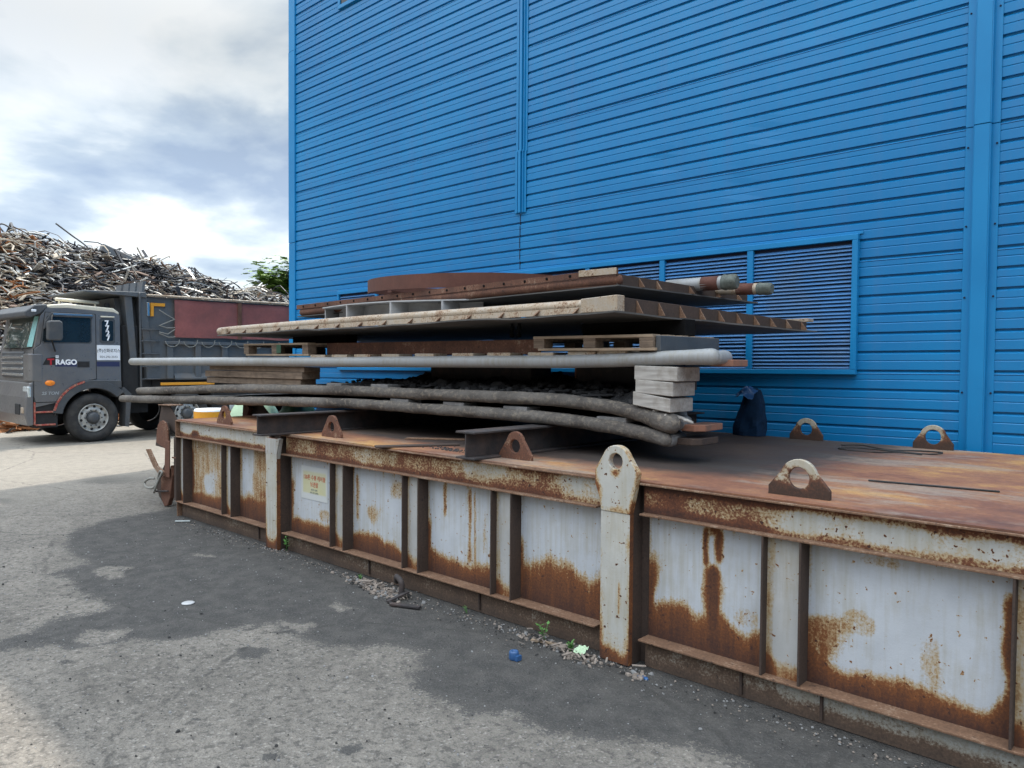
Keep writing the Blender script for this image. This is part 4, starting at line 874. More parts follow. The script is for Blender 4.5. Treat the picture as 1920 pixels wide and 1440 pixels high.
# fourth panel: flat plate with a pipe and channel rim, gussets along both visible edges
def tan_panel():
    root = thing('furnace_panel', 'large flat furnace panel with a tan pipe rim and triangular gussets, above the pallets', 'steel panel', (-3.1, 4.3, 2.12), 'furnace panels stacked on the storage box')
    B = {'fl': V(-8.80,4.30,2.063), 'fr': V(-3.08,4.30,2.124), 'br': V(-2.703,6.82,2.066), 'bl': V(-8.8,6.82,2.03)}
    mb = MB(); c = [B['fl'], B['fr'], B['br'], B['bl']]; th = V(0,0,.012)
    n, m = 24, 10; vs = []
    for s_ in (0,1):
        for j in range(m+1):
            for i in range(n+1):
                u, w = i/n, j/m; p = (c[0]*(1-u)+c[1]*u)*(1-w) + (c[3]*(1-u)+c[2]*u)*w
                d = .013*mnoise.noise(p*2.6)+.004*mnoise.noise(p*9.0) if (j in (0,m) or i == n) else -.018*math.sin(PI*min(1,w*3))*0 + .012*mnoise.noise(p*1.5)
                vs.append(p + th*s_ + V(0,0,d))
    N = (n+1)*(m+1); fs = []
    for j in range(m):
        for i in range(n):
            a = j*(n+1)+i; fs += [(a, a+n+1, a+n+2, a+1), (N+a, N+a+1, N+a+n+2, N+a+n+1)]
    for i in range(n): fs += [(i, i+1, N+i+1, N+i), (m*(n+1)+i, N+m*(n+1)+i, N+m*(n+1)+i+1, m*(n+1)+i+1)]
    for j in range(m): a = j*(n+1); fs += [(a, N+a, N+a+n+1, a+n+1), (a+n, a+n+n+1, N+a+n+n+1, N+a+n)]
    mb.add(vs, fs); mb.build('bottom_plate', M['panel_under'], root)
    f = lambda t, y, z: V(B['fl'].x+(B['fr'].x-B['fl'].x)*t, 4.30+y, B['fl'].z+(B['fr'].z-B['fl'].z)*t+z)
    # rim pipe and the upright strip below it
    mb = MB(); mb.tube([f(-.022,.10,.060), f(.03,.10,.066), f(.25,.10,.072), f(.5,.10,.078), f(.7,.10,.074), f(.955,.10,.074)], .043, 16, lump=.10, seed=8); mb.build('rim_pipe', M['tan_pipe'], root)
    mb = MB(); vs = []
    for t in [k/60 for k in range(2, 61)]: 
        a = f(t,.045,.013); b = f(t,.05,.058); vs += [a, b]
    k = len(vs)//2; mb.add(vs, [(2*i, 2*i+2, 2*i+3, 2*i+1) for i in range(k-1)]); mb.build('front_strip', M['tan_pipe'], root)
    for i in range(15):
        t = .035+.9*i/14; a = f(t,.0,.0135); mb = MB(); d = V(.012,0,0)
        v = [a+V(0,.004,0), a+V(0,.044,0), a+V(.025,.044,.042)]; mb.add(v+[p+d for p in v], [(0,1,2),(5,4,3),(0,3,4,1),(1,4,5,2),(2,5,3,0)]); mb.build('gusset', M['flange_rust'], root)
    for t0, t1 in ((.006,.026),(.945,1.0)):
        a, b = f(t0,.03,.014), f(t1,.03,.014); mb = MB(); h = .100 if t0 > .5 else .07
        mb.add([a, b, b+V(0,.09,0), a+V(0,.09,0), a+V(0,0,h), b+V(0,0,h+.012*(t0>.5)), b+V(0,.09,h+.012*(t0>.5)), a+V(0,.09,h)], [(0,3,2,1),(4,5,6,7),(0,1,5,4),(1,2,6,5),(2,3,7,6),(3,0,4,7)]); mb.build('end_block', M['tan_pipe'], root, .004)
    # right-hand side wall with gussets
    e0, e1 = B['fr']+V(-.05,.035,.013), B['br']+V(-.07,-.06,.013); mb = MB(); H0, H1 = V(0,0,.108), V(0,0,.075)
    dn = V(-.02,.003,0); mb.add([e0, e1, e1+H1, e0+H0, e0+dn, e1+dn, e1+H1+dn, e0+H0+dn], [(0,1,2,3),(7,6,5,4),(0,4,5,1),(3,2,6,7),(0,3,7,4),(1,5,6,2)]); mb.build('side_wall', M['rust_steel'], root, .002)
    for i in range(10):
        t = .10+.86*i/9.0; b = e0+(e1-e0)*t + V(.004,0,0); h = .098-.03*t; g = V(0,.012,0)
        v = [b, b+V(.052,.0,0), b+V(0,0,h)]; mb = MB(); mb.add(v+[p+g for p in v], [(0,1,2),(5,4,3),(0,3,4,1),(1,4,5,2),(2,5,3,0)]); mb.build('gusset', M['flange_rust'], root)
    mb = MB(); mb.add([e1+V(-.25,-.02,.076), e1+V(.02,-.02,.076), e1+V(.02,.1,.076), e1+V(-.25,.1,.076), e1+V(-.25,-.02,.106), e1+V(.02,-.02,.106), e1+V(.02,.1,.106), e1+V(-.25,.1,.106)], [(0,3,2,1),(4,5,6,7),(0,1,5,4),(1,2,6,5),(2,3,7,6),(3,0,4,7)]); mb.build('corner_block', M['tan_pipe'], root, .003)
    for x in (-4.42, -4.34):
        mb = MB(); mb.lathe([(0,-.10),(.018,-.10),(.018,-.075),(.011,-.07),(.011,-.045),(.02,-.04),(.02,-.015),(.013,0),(.013,.025)], (x,4.72,2.09), 'z', 12); mb.build('hanging_bolt', M['black'], root)
tan_panel()

# grey octagonal trough frame standing behind the tan rim
def grey_frame():
    O = [Vector((x, y, 0)) for x, y in ((-7.10,4.66),(-7.02,4.58),(-6.70,4.50),(-6.38,4.435),(-6.05,4.415),(-5.70,4.44),(-5.45,4.52),(-5.20,4.63),(-4.98,4.72))]
    z0, z1 = 2.20, 2.337
    root = thing('trough_frame', 'pale grey curved trough frame with open compartments, lying on the tan panel', 'steel frame', (-6, 4.5, z0))
    I = [p + Vector((0, .22, 0)) for p in O]
    def band(A, B, za, zb):
        mb = MB(); vs = []
        for p, q in zip(A, B): vs += [(p.x, p.y, za), (q.x, q.y, za), (q.x, q.y, zb), (p.x, p.y, zb)]
        n = len(A); return mb.add(vs, [(4*i+k, 4*i+4+k, 4*i+4+(k+1) % 4, 4*i+(k+1) % 4) for i in range(n-1) for k in range(4)] + [(0,1,2,3), (4*n-1,4*n-2,4*n-3,4*n-4)])
    band(O, I, z1-.011, z1).build('top_plate', M['grey_steel'], root)
    band(O, I, z0, z0+.010).build('bottom_plate', M['grey_steel'], root)
    band([p-Vector((0,.012,0)) for p in I], [p-Vector((0,.001,0)) for p in I], z0+.0105, z1-.0115).build('inner_wall', M['grey_steel'], root)
    for k in (0, 3, 5, 7):
        p, q = O[k]+Vector((.008*(k == 0), .002, 0)), I[k]-Vector((0,.0125,0)); t = Vector((.009,0,0)); v = [p-t, p+t, q+t, q-t]
        mb = MB(); mb.add([x+V(0,0,z0+.0105) for x in v]+[x+V(0,0,z1-.0115) for x in v], [(0,3,2,1),(4,5,6,7),(0,1,5,4),(1,2,6,5),(2,3,7,6),(3,0,4,7)]); mb.build('rib', M['grey_steel'], root)
grey_frame()

# fifth panel: brown, bolt-holed flange over a pipe; side wall with gussets; two pipe stubs
def brown_panel():
    root = thing('furnace_panel', 'topmost brown furnace panel with a row of bolt holes and two capped pipe stubs', 'steel panel', (-3.1, 4.4, 2.32), 'furnace panels stacked on the storage box')
    X0, X1 = -7.81, -3.385; YB = .345; zb = lambda x: 2.270+.087*(x-X0)/(X1-X0)
    mb = MB(); vs = []
    for s_ in (0, .010):
        vs += [(X0,4.42+YB,zb(X0)+s_), (X1+.02,4.40+YB,zb(X1)+s_), (X1+.16,6.75,2.338+s_), (X0,6.75,2.29+s_)]
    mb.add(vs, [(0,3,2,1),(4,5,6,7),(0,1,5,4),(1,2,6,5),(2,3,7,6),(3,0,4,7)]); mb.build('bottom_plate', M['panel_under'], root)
    mb = MB(); mb.tube([(X0+.06,4.46+YB,zb(X0)+.055), (-6,4.46+YB,zb(-6)+.058), (-4.5,4.46+YB,zb(-4.5)+.056), (X1-.03,4.46+YB,zb(X1)+.052)], .044, 16, lump=.05, seed=4); mb.build('rim_pipe', M['brown_panel'], root)
    # bolted flange: upright strip with dark holes
    mb = MB(); n = 60; vs = []; zt_ = lambda x: zb(x)+.135
    for i in range(n+1):
        x = X0+(X1-X0)*i/n; w = .003*mnoise.noise(Vector((x*4,1,1))); vs += [(x,4.412+YB+w,zb(x)+.088), (x,4.412+YB+w,zt_(x)+.003*mnoise.noise(Vector((x*7,0,0)))), (x,4.424+YB+w,zt_(x)), (x,4.424+YB+w,zb(x)+.088)]
    mb.add(vs, [(4*i+k, 4*i+(k+1) % 4, 4*i+4+(k+1) % 4, 4*i+4+k) for i in range(n) for k in range(4)] + [(3,2,1,0), (4*n,4*n+1,4*n+2,4*n+3)]); fl = mb.build('bolted_flange', M['brown_panel'], root)
    mb = MB(); mb.box(X0+.02, X1-.02, 4.43+YB, 4.60+YB, 2.365, 2.372) ; mb.build('upper_plate', M['brown_panel'], root)
    for i in range(18):
        x = X0+.14+(X1-X0-.35)*i/17; mb = MB(); mb.lathe([(0,-.004),(.0085,-.004),(.0115,-.003),(.0115,.004)], (x,4.410+YB,zb(x)+.112), 'y', 12); mb.build('bolt_hole', M['black'], fl)
    mb = MB(); mb.box(X1-.36, X1-.004, 4.404+YB, 4.4115+YB, zb(X1)+.09, zt_(X1)+.004); mb.build('pale_end_plate', M['tan_pipe'], root, .002)
    # right side
    e0, e1 = V(X1-.012,4.43+YB,2.369), V(X1+.12,6.62,2.349); mb = MB(); v = [e0, e1, e1+V(0,0,.06), e0+V(0,0,.082)]; d = V(-.012,0,0)
    mb.add(v+[p+d for p in v], [(0,1,2,3),(7,6,5,4),(0,4,5,1),(3,2,6,7),(0,3,7,4),(1,5,6,2)]); mb.build('side_wall', M['rust_steel'], root, .002)
    for t in (.14, .26, .50, .72, .9):
        b = e0+(e1-e0)*t+V(.002,0,0); v = [b, b+V(.05,0,0), b+V(0,0,.074-.02*t)]; g = V(0,.010,0); mb = MB(); mb.add(v+[p+g for p in v], [(0,1,2),(5,4,3),(0,3,4,1),(1,4,5,2),(2,5,3,0)]); mb.build('gusset', M['flange_rust'], root)
    for (p, q, r) in (((-3.60,5.80,2.446),(-3.02,5.85,2.450),.057), ((-3.40,6.12,2.425),(-2.86,6.15,2.408),.048)):
        p, q = Vector(p), Vector(q); mb = MB(); mb.tube([p, p.lerp(q,.5), p.lerp(q,.8), q], [r*.92, r, r*1.0, r*.98], 18, 'flat', 'flat', lump=.03); st = mb.build('pipe_stub', M['white_pipe' if r > .05 else 'tan_pipe'], root)
        mb = MB(); t = (q-p).normalized(); mb.tube([q-t*.08, q-t*.06, q-t*.045, q, q+t*.035, q+t*.045], [r*1.02, r*1.14, r*1.06, r*1.12, r*1.0, r*.8], 22, 'flat', 'flat', lump=.14, seed=6); mb.build('cloth_wrap', M['wrap'], st)
        mb = MB(); mb.tube([q-t*.26, q-t*.18, q-t*.11], [r*1.015, r*1.03, r*1.02], 16, 'flat', 'flat', lump=.05); mb.build('rusty_collar', M['ring_rust'], st)
brown_panel()

# rust-red ring lying on top
def rust_ring():
    cx, cy, r, h = -5.86, 5.55, 1.16, .135
    root = thing('steel_ring', 'rust red curved steel band lying on top of the whole stack', 'steel ring', (cx, cy, 2.46))
    mb = MB(); n = 96; vs = []
    for k in range(n+1):
        a = R(95)+R(352)*k/n; c, s_ = math.cos(a), math.sin(a); z = 2.475+.045*(-s_)*0 - .028*c
        lo = z + (.028 if 150 < math.degrees(a) % 360 < 222 else 0.0); 
        for rr, zz in ((r, lo), (r, z+h), (r-.014, z+h), (r-.014, lo)): vs.append((cx+rr*c*1.08, cy+rr*s_*.72, zz))
    mb.add(vs, [(4*i+k, 4*i+4+k, 4*i+4+(k+1) % 4, 4*i+(k+1) % 4) for i in range(n) for k in range(4)] + [(0,1,2,3), (4*n+3,4*n+2,4*n+1,4*n)])
    mb.build('band', M['ring_rust'], root)
    mb = MB(); mb.box(cx-.25, cx-.19, cy-.82, cy+.82, 2.452, 2.474); mb.build('cross_bar', M['ring_rust'], root, .002)
rust_ring()

# loose steel on the top plate
mb = MB(); mb.obox((-4.80,4.02,1.107), (.16,.30,.0), (-.05,.03,0), (0,0,.005)); one('steel_offcut', mb, M['rust_steel'], 'flat rusty offcut lying on the box lid left of the near beam', 'offcut', (-4.8,4.02,1.1))
mb = MB(); mb.obox((-5.05,4.52,1.106), (.26,.20,.0), (-.03,.04,0), (0,0,.004)); one('steel_offcut', mb, M['flange_rust'], 'thin pale-edged offcut lying on the box lid under the slag pipe', 'offcut', (-5.05,4.5,1.1))
mb = MB(); rng = random.Random(8)
for k in range(120):
    x = -4.35+rng.gauss(0,.16); y = 3.98+abs(rng.gauss(0,.10)); rock(mb, (x,y,1.101), rng.uniform(.004,.013), rng)
o = mb.build('grit', M['slag'], None, loc=(-4.3,4,1.1)); o['kind'] = 'stuff'
mb = MB(); mb.tube([(-1.56,4.75,1.107),(-1.25,4.805,1.106),(-.92,4.85,1.107)], .0055, 8); one('steel_rod', mb, M['cable'], 'thin dark rod lying alone on the rusty lid near the right', 'rod', (-1.2,4.8,1.1))
pts = [(-2.40,6.62),(-2.25,6.66),(-2.02,6.58),(-1.80,6.66),(-1.62,6.55),(-1.70,6.48),(-1.95,6.50),(-2.2,6.42),(-2.33,6.36),(-2.1,6.30),(-1.85,6.33),(-1.72,6.38)]
mb = MB(); mb.tube(catmull([(x,y,1.108+.008*math.sin(i*2)) for i,(x,y) in enumerate(pts)], 5), .006, 6); one('loose_wire', mb, M['cable'], 'thin black wire curled on the lid between the two back lugs', 'wire', (-2,6.5,1.1))
# black covered machine part with a scrap of blue film, in the shade against the wall
def covered_part():
    root = thing('machine_part', 'small dark machine part against the wall, a scrap of blue film on top', 'machine part', (-3.3, 6.84, 1.1))
    mb = MB(); n, m = 26, 14; vs = []
    for j in range(m+1):
        t = j/m
        for k in range(n):
            a = 2*PI*k/n; q = (1-.62*t**1.6)*(1+.22*mnoise.noise(Vector((math.cos(a)*1.6, math.sin(a)*1.6, t*2.4)))+.08*mnoise.noise(Vector((math.cos(a)*6, math.sin(a)*6, t*7))))
            vs.append((-3.36+.17*q*math.cos(a)+.02*t, 6.92+.10*q*math.sin(a), 1.103+.44*t+.03*mnoise.noise(Vector((a, t*3, 2)))*t))
    mb.add(vs, [(j*n+k, j*n+(k+1) % n, (j+1)*n+(k+1) % n, (j+1)*n+k) for j in range(m) for k in range(n)] + [tuple(m*n+k for k in range(n))]); mb.build('cover', M['dark_grey_cover'], root)
    mb = MB(); rng = random.Random(2); vs = []; n = 10
    for j in range(n+1):
        for i in range(n+1):
            x = -3.45+.18*i/n; y = 6.75+.16*j/n; vs.append((x+rng.uniform(-.006,.006), y+rng.uniform(-.006,.006), 1.572-.05*abs(i/n-.45)*2+.03*mnoise.noise(Vector((x*22, y*22, 4)))-.07*(1-sm(0,.6,j/n))))
    mb.add(vs, [(j*(n+1)+i, j*(n+1)+i+1, (j+1)*(n+1)+i+1, (j+1)*(n+1)+i) for j in range(n) for i in range(n)], 0, None, True); mb.build('blue_film', M['blue_film'], root)
covered_part()

# ------------------------------------------------------------------ the dump truck (side plane x = XS, front towards -Y)
def build_truck():
    XS, XF = -17.62, -20.02
    root = thing('dump_truck', 'dark grey dump truck with a red tarp along its bed, before the scrap heap', 'truck', (XS-1.2, 5.9, 0))
    yz = lambda d: (lambda a, b, t: (d if t is None else t, a, b))
    X = lambda a, b, d: (d, a, b)
    # cab shell from its side outline, wheel arch cut out
    out = [(4.80,.78),(4.74,1.10),(4.74,1.62),(4.80,2.02),(4.90,2.62),(5.02,2.80),(5.4,2.84),(6.30,2.79),(6.42,2.70),(6.44,1.30),(6.44,1.24),(6.02,1.25)]
    for k in range(0, 10): a = R(78+k*11); out.append((5.89+.74*math.cos(a), .55+.72*math.sin(a)))
    out += [(5.16,.86)]
    mb = MB(); mb.prism(out, X, XF, XS); cab = mb.build('cab', M['cab'], root, .045, 3)
    mb = MB(); mb.prism([(5.04,2.77),(5.4,2.79),(6.30,2.745),(6.40,2.70),(6.42,2.76),(6.30,2.85),(5.4,2.90),(5.06,2.86)], X, XF+.02, XS+.003); mb.build('cab_roof', M['cab_roof'], root, .03, 3)
    # windscreen, wrapping a little round the corner
    n = 14; vs = []
    for j in range(5):
        w = j/4
        for i in range(n+1):
            u = i/n; x = XF+.07+(XS-XF-.14)*u; y = (4.775-.035)+.13*w + .10*(abs(2*u-1)**5); z = 1.98+.66*w; vs.append((x, y-.012, z))
    mb = MB(); mb.add(vs, [(j*(n+1)+i, j*(n+1)+i+1, (j+1)*(n+1)+i+1, (j+1)*(n+1)+i) for j in range(4) for i in range(n)], 0, None, True); ws = mb.build('windscreen', M['windscreen'], root)
    mb = MB(); mb.add([(XS-.30,4.735,2.0),(XS-.09,4.775,2.0),(XS-.09,4.90,2.62),(XS-.22,4.86,2.62)], [(0,1,2,3)]); mb.build('tinted_edge', M['teal_tint'], ws)
    for a in (-.5, -1.35):
        mb = MB(); mb.tube([(XS+a,4.72,1.93),(XS+a-.1,4.70,2.0),(XS+a-.42,4.715,2.12)], .012, 6); mb.build('wiper', M['chassis'], root)
    # sun visor over the windscreen
    mb = MB(); mb.prism([(4.62,2.60),(4.62,2.70),(4.80,2.84),(5.02,2.87),(5.04,2.80),(4.90,2.66),(4.72,2.58)], X, XF+.02, XS+.01); mb.build('sun_visor', M['trim_dark'], root, .025, 2)
    mb = MB(); mb.box(XS+.002, XS+.018, 4.74, 4.83, 2.70, 2.75); mb.build('marker_lamp', M['white'], root, .006)
    # door: slightly proud panel with a seam round it
    dpts = [(4.775,.98),(4.775,1.95),(4.90,2.05),(4.99,2.70),(5.93,2.70),(5.94,1.34),(5.60,1.27),(5.34,1.06),(5.22,.88),(4.80,.88)]
    mb = MB(); mb.prism(dpts, X, XS-.02, XS+.008); door = mb.build('door', M['cab'], root, .006, 1)
    seam = MB()
    for p, q in zip(dpts, dpts[1:]+dpts[:1]):
        d = (Vector((0,)+q)-Vector((0,)+p)); l = d.length; d /= l; c = (Vector((XS+.002,)+p)+Vector((XS+.002,)+q))/2
        seam.obox(c, d*(l/2+.004), Vector((.003,0,0)), Vector((1,0,0)).cross(d)*.011)
    seam.build('door_seam', M['chassis'], door)
    wp = [(4.93,2.12),(4.955,2.36),(5.04,2.60),(5.10,2.63),(5.80,2.63),(5.84,2.59),(5.84,2.14),(5.80,2.10),(4.97,2.09)]
    mb = MB(); mb.prism(wp, X, XS+.0005, XS+.0105); mb.build('side_window', M['glass_dark'], door, .004)
    rimpts = [(a + (.022 if a > 5.4 else -.022), b + (.022 if b > 2.35 else -.022)) for a, b in wp]; mb = MB(); mb.prism(rimpts, X, XS-.001, XS+.0085); mb.build('window_surround', M['trim_dark'], door)
    mb = MB(); mb.prism([(5.03,2.60),(5.08,2.70),(5.86,2.70),(5.87,2.62),(5.12,2.615),(4.97,2.36),(4.94,2.36),(4.97,2.52)], X, XS+.012, XS+.055); mb.build('rain_visor', M['chrome'] if False else M['trim_dark'], door, .012, 2)
    mb = MB(); mb.box(XS+.056, XS+.060, 5.12, 5.86, 2.655, 2.69); mb.build('bright_strip', M['chrome'], door)
    mb = MB(); mb.box(XS+.008, XS+.02, 5.58, 5.80, 1.595, 1.70); hd = mb.build('handle', M['chassis'], door, .008)
    mb = MB(); mb.box(XS+.0085, XS+.011, 5.565, 5.815, 1.58, 1.715); mb.build('handle_recess', M['trim_dark'], door, .004)
    mb = MB(); mb.lathe([(0,.03),(.05,.026),(.058,.012),(.058,0)], (XS+.008,5.06,1.265), 'x', 16); o = mb.build('side_lamp', M['orange_lamp'], door); 
    for v in o.data.vertices: v.co.y = (v.co.y-(5.06-5.9))*1.6+(5.06-5.9)
    # quarter window with its number
    mb = MB(); mb.prism([(6.05,2.16),(6.08,2.14),(6.26,2.14),(6.29,2.17),(6.29,2.56),(6.26,2.58),(6.09,2.58),(6.06,2.56)], X, XS-.002, XS+.006); qw = mb.build('quarter_window', M['glass_dark'], root, .004)
    mb = MB(); mb.prism([(6.01,2.12),(6.06,2.09),(6.29,2.09),(6.325,2.12),(6.325,2.60),(6.29,2.63),(6.06,2.63),(6.01,2.60)], X, XS-.004, XS+.003); mb.build('window_surround', M['trim_dark'], root, .003)
    mb = MB(); mb.box(XS+.001, XS+.02, 6.03, 6.31, 2.645, 2.675); mb.build('vent_cover', M['cab_roof'], root, .006)
    side = lambda y, z: ((XS+.0125, y, z), (0,1,0), (0,0,1))
    for k, ch in enumerate('7727'): text_mesh(ch, .155, M['white_ink'], 'number', qw, ((XS+.0075, 6.165+.008*k, 2.52-.105*k), (0,1,0), (0,0,1)), -.12, 1.0, .001, bold=.006)
    # stripe and lettering
    mb = MB(); mb.box(XS+.0083, XS+.0098, 5.16, 5.565, 1.60, 1.71); mb.box(XS+.0005, XS+.0020, 5.955, 6.41, 1.60, 1.70); mb.build('stripe', M['navy'], door)
    mb = MB(); mb.prism([(4.93,1.635),(5.0,1.77),(5.17,1.80),(5.17,1.635)], X, XS+.0084, XS+.0102); mb.build('emblem', M['chassis'], door)
    text_mesh('T', .17, M['crimson'], 'lettering', door, side(5.08, 1.69), 0, 1.1, .001, bold=.008)
    text_mesh('RAGO', .145, M['white_ink'], 'lettering', door, side(5.365, 1.687), 0, .98, .001, bold=.007)
    mb = MB(); mb.box(XS+.0084, XS+.0104, 5.17, 5.225, 1.775, 1.83); hh = mb.build('badge', M['white_ink'], door); text_mesh('H', .05, M['black_ink'], 'lettering', door, ((XS+.0108, 5.198, 1.803),(0,1,0),(0,0,1)), 0, 1, .0004)
    text_mesh('25 TON', .085, M['silver'], 'lettering', door, side(5.06, 1.055), .25, 1.05, .001, bold=.003)
    mb = MB(); mb.box(XS-.001, XS+.012, 5.955, 6.42, 1.735, 2.055); cs = mb.build('company_plate', M['white'], root, .002)
    text_mesh('(주)신화로지스', .088, M['black_ink'], 'lettering', cs, ((XS+.0128, 6.19, 1.935),(0,1,0),(0,0,1)), 0, .86, .0006, bold=.001)
    text_mesh('054-292-2033', .062, M['black_ink'], 'lettering', cs, ((XS+.0128, 6.19, 1.805),(0,1,0),(0,0,1)), 0, 1.02, .0006)
    # mirror on its arm
    mb = MB(); mb.tube([(XS+.02,5.12,2.66),(XS+.20,5.05,2.60),(XS+.26,5.03,2.5)], .014, 8); mb.tube([(XS+.02,5.16,1.92),(XS+.16,5.10,1.98),(XS+.24,5.04,2.12)], .016, 8); mb.build('mirror_arm', M['chassis'], root)
    mb = MB(); mb.prism([(-.13,-.20),(.11,-.20),(.135,-.15),(.13,.17),(.08,.20),(-.10,.195),(-.135,.16),(-.14,-.16)], lambda a, b, d: (XS+.27+d*.3, 5.08+a, 2.33+b), -.25, .25); mb.build('mirror', M['trim_dark'], root, .03, 2)
    # front: grille, corner deflector, headlamp, bumper
    mb = MB(); mb.box(XF+.42, XS-.42, 4.70, 4.737, 1.36, 1.90); mb.build('grille', M['trim_dark'], root, .02)
    for k in range(4):
        mb = MB(); mb.box(XF+.44, XS-.44, 4.685, 4.705, 1.40+.12*k, 1.455+.12*k); mb.build('grille_bar', M['chrome'], root, .01)
    mb = MB(); mb.prism([(XS-.40,4.69),(XS-.06,4.69),(XS+.015,4.74),(XS+.02,4.93),(XS-.02,4.93),(XS-.05,4.78),(XS-.40,4.75)], lambda a, b, d: (a, b, d), 1.30, 1.86); mb.build('corner_deflector', M['cab'], root, .02, 2)
    mb = MB(); mb.prism([(4.66,.40),(4.60,.62),(4.62,.98),(4.70,1.28),(4.76,1.28),(4.76,.42)], X, XF-.01, XS+.02); mb.build('bumper', M['cab'], root, .05, 3)
    mb = MB(); mb.box(XS-.30, XS+.026, 4.652, 4.72, .98, 1.20); mb.build('headlight', M['lens'], root, .02, 2)
    mb = MB(); mb.box(XS-.20, XS-.05, 4.585, 4.63, .66, .78); mb.build('fog_lamp', M['tan_pipe'], root, .01)
    mb = MB(); mb.box(XS-.62, XS-.30, 4.59, 4.63, .62, .84); mb.build('air_intake', M['chassis'], root, .01)
    # step well and tapes
    mb = MB(); mb.box(XS-.35, XS-.02, 4.78, 5.20, .36, .88); mb.build('step_well', M['chassis'], root)
    for z in (.40, .66):
        mb = MB(); mb.box(XS-.12, XS+.01, 4.80, 5.16, z, z+.035); mb.build('step', M['red_tape'], root, .006)
    mb = MB(); mb.box(XS-.04, XS+.008, 4.765, 4.80, .42, .88); mb.build('step_edge', M['red_tape'], root, .005)
    # wheel arch
    mb = MB(); n = 16; vs = []
    for k in range(n+1):
        a = R(172-k*8.2); c, s_ = math.cos(a), math.sin(a)
        for r0 in (.60, .775):
            for xx in (XS-.40, XS+.035): vs.append((xx, 5.89+r0*c*1.02, .54+r0*s_))
    mb.add(vs, [f for i in range(n) for f in ((4*i,4*i+1,4*i+5,4*i+4),(4*i+1,4*i+3,4*i+7,4*i+5),(4*i+3,4*i+2,4*i+6,4*i+7),(4*i+2,4*i,4*i+4,4*i+6))] + [(0,2,3,1),(4*n,4*n+1,4*n+3,4*n+2)])
    mb.prism([(5.95,1.16),(6.44,1.14),(6.44,1.30),(5.95,1.315)], X, XS-.40, XS+.033); mb.build('wheel_arch', M['trim_dark'], root, .012)
    mb = MB()
    for k in range(5):
        a = R(168-k*13); b = R(168-(k+1)*13+1); p = lambda t: Vector((XS+.041, 5.89+.765*math.cos(t)*1.02, .54+.765*math.sin(t))); c = (p(a)+p(b))/2; d = p(b)-p(a); mb.obox(c, d/2, (.004,0,0), Vector((1,0,0)).cross(d.normalized())*.022)
    mb.build('arch_tape', M['red_tape'], root)
    mb = MB(); mb.prism([(6.52,.30),(6.60,.28),(6.66,1.0),(6.50,1.16),(6.44,1.10),(6.55,.95)], X, XS-.38, XS-.01); mb.build('mudflap', M['trim_dark'], root)
    # roof bar and horn
    mb = MB(); mb.tube([(XS-.35,5.30,3.0),(XS-.35,6.1,2.97)], .035, 10, 'round', 'round'); mb.tube([(XS-.35,5.35,2.86),(XS-.35,5.35,3.0)], .02, 6); mb.tube([(XS-.35,6.05,2.83),(XS-.35,6.05,2.97)], .02, 6); mb.build('roof_bar', M['cab_roof'], root)
    mb = MB(); mb.lathe([(0,0),(.05,0),(.06,.05),(.05,.12),(0,.14)], (XS-.25,6.25,2.84), 'z', 12); mb.build('beacon', M['chassis'], root)
    # wheels
    def wheel(x, y, sgn, rear=False):
        c = (x, y, .515); rt = .515; mb = MB(); w = .30
        mb.lathe([(.30,-.02),(.31,0.0),(.40,.012),(.475,-.005),(rt-.004,-.045),(rt,-.09),(rt,-w+.06),(.475,-w),(.30,-w)] if sgn > 0 else [(.30,-.02+w),(.31,.0),(.40,-.012),(.475,.005),(rt-.004,.045),(rt,.09),(rt,w-.06),(.475,w),(.30,w)], c, 'x', 48); wh = mb.build('wheel', M['tyre'], root)
        if sgn < 0:
            mb = MB(); mb.lathe([(.30,.05),(.0,.05)], c, 'x', 24); mb.build('rim', M['chassis'], wh); return
        mb = MB(); mb.lathe([(.302,-.022),(.295,.004),(.280,.008),(.272,-.035),(.255,-.055),(.215,-.030),(.185,-.020),(.150,-.022),(.128,-.05)], c, 'x', 40); mb.build('rim', M['rim'], wh)
        for k in range(10):
            a = 2*PI*k/10+.2; mb = MB(); mb.lathe([(0,.004),(.026,.003),(.030,-.010)], (x-.033, y+.236*math.cos(a), .515+.236*math.sin(a)), 'x', 12); mb.build('vent_hole', M['chassis'], wh)
        mb = MB(); mb.lathe([(.128,-.05),(.12,.0),(.105,.035),(.06,.05),(0,.052)], c, 'x', 24)
        for k in range(10):
            a = 2*PI*k/10; mb.lathe([(0,.03),(.012,.028),(.014,0)], (x-.022, y+.165*math.cos(a), .515+.165*math.sin(a)), 'x', 8)
        mb.build('hub', M['trim_dark'], wh)
    for y in (5.89, 7.90): wheel(XS-.02, y, 1); wheel(XF+.02, y, -1)
    for y in (11.4, 12.75): wheel(XS-.02, y, 1, True); wheel(XF+.02, y, -1)
    # chassis and what hangs behind the cab
    mb = MB(); mb.box(XF+.75, XS-.75, 4.9, 14.0, .72, 1.02); mb.box(XF+.6, XS-.6, 5.0, 6.4, .45, .75); mb.box(XF+.4, XS-.5, 6.5, 7.2, .55, 1.15); mb.box(XF+.3, XS-.35, 8.5, 14.2, .70, 1.295); mb.box(XF+.3, XS-.25, 7.2, 8.5, 1.06, 1.29); mb.build('chassis', M['chassis'], root)
    mb = MB(); mb.box(XF+.2, XS-.12, 6.50, 6.86, .9, 2.5); mb.box(XF+.2, XS-.25, 6.86, 7.2, .8, 1.9); mb.build('air_cleaner', M['chassis'], root, .03)
    mb = MB(); mb.box(XS-.6, XS-.03, 8.5, 9.6, .55, 1.05); mb.build('fuel_tank', M['chassis'], root, .04)
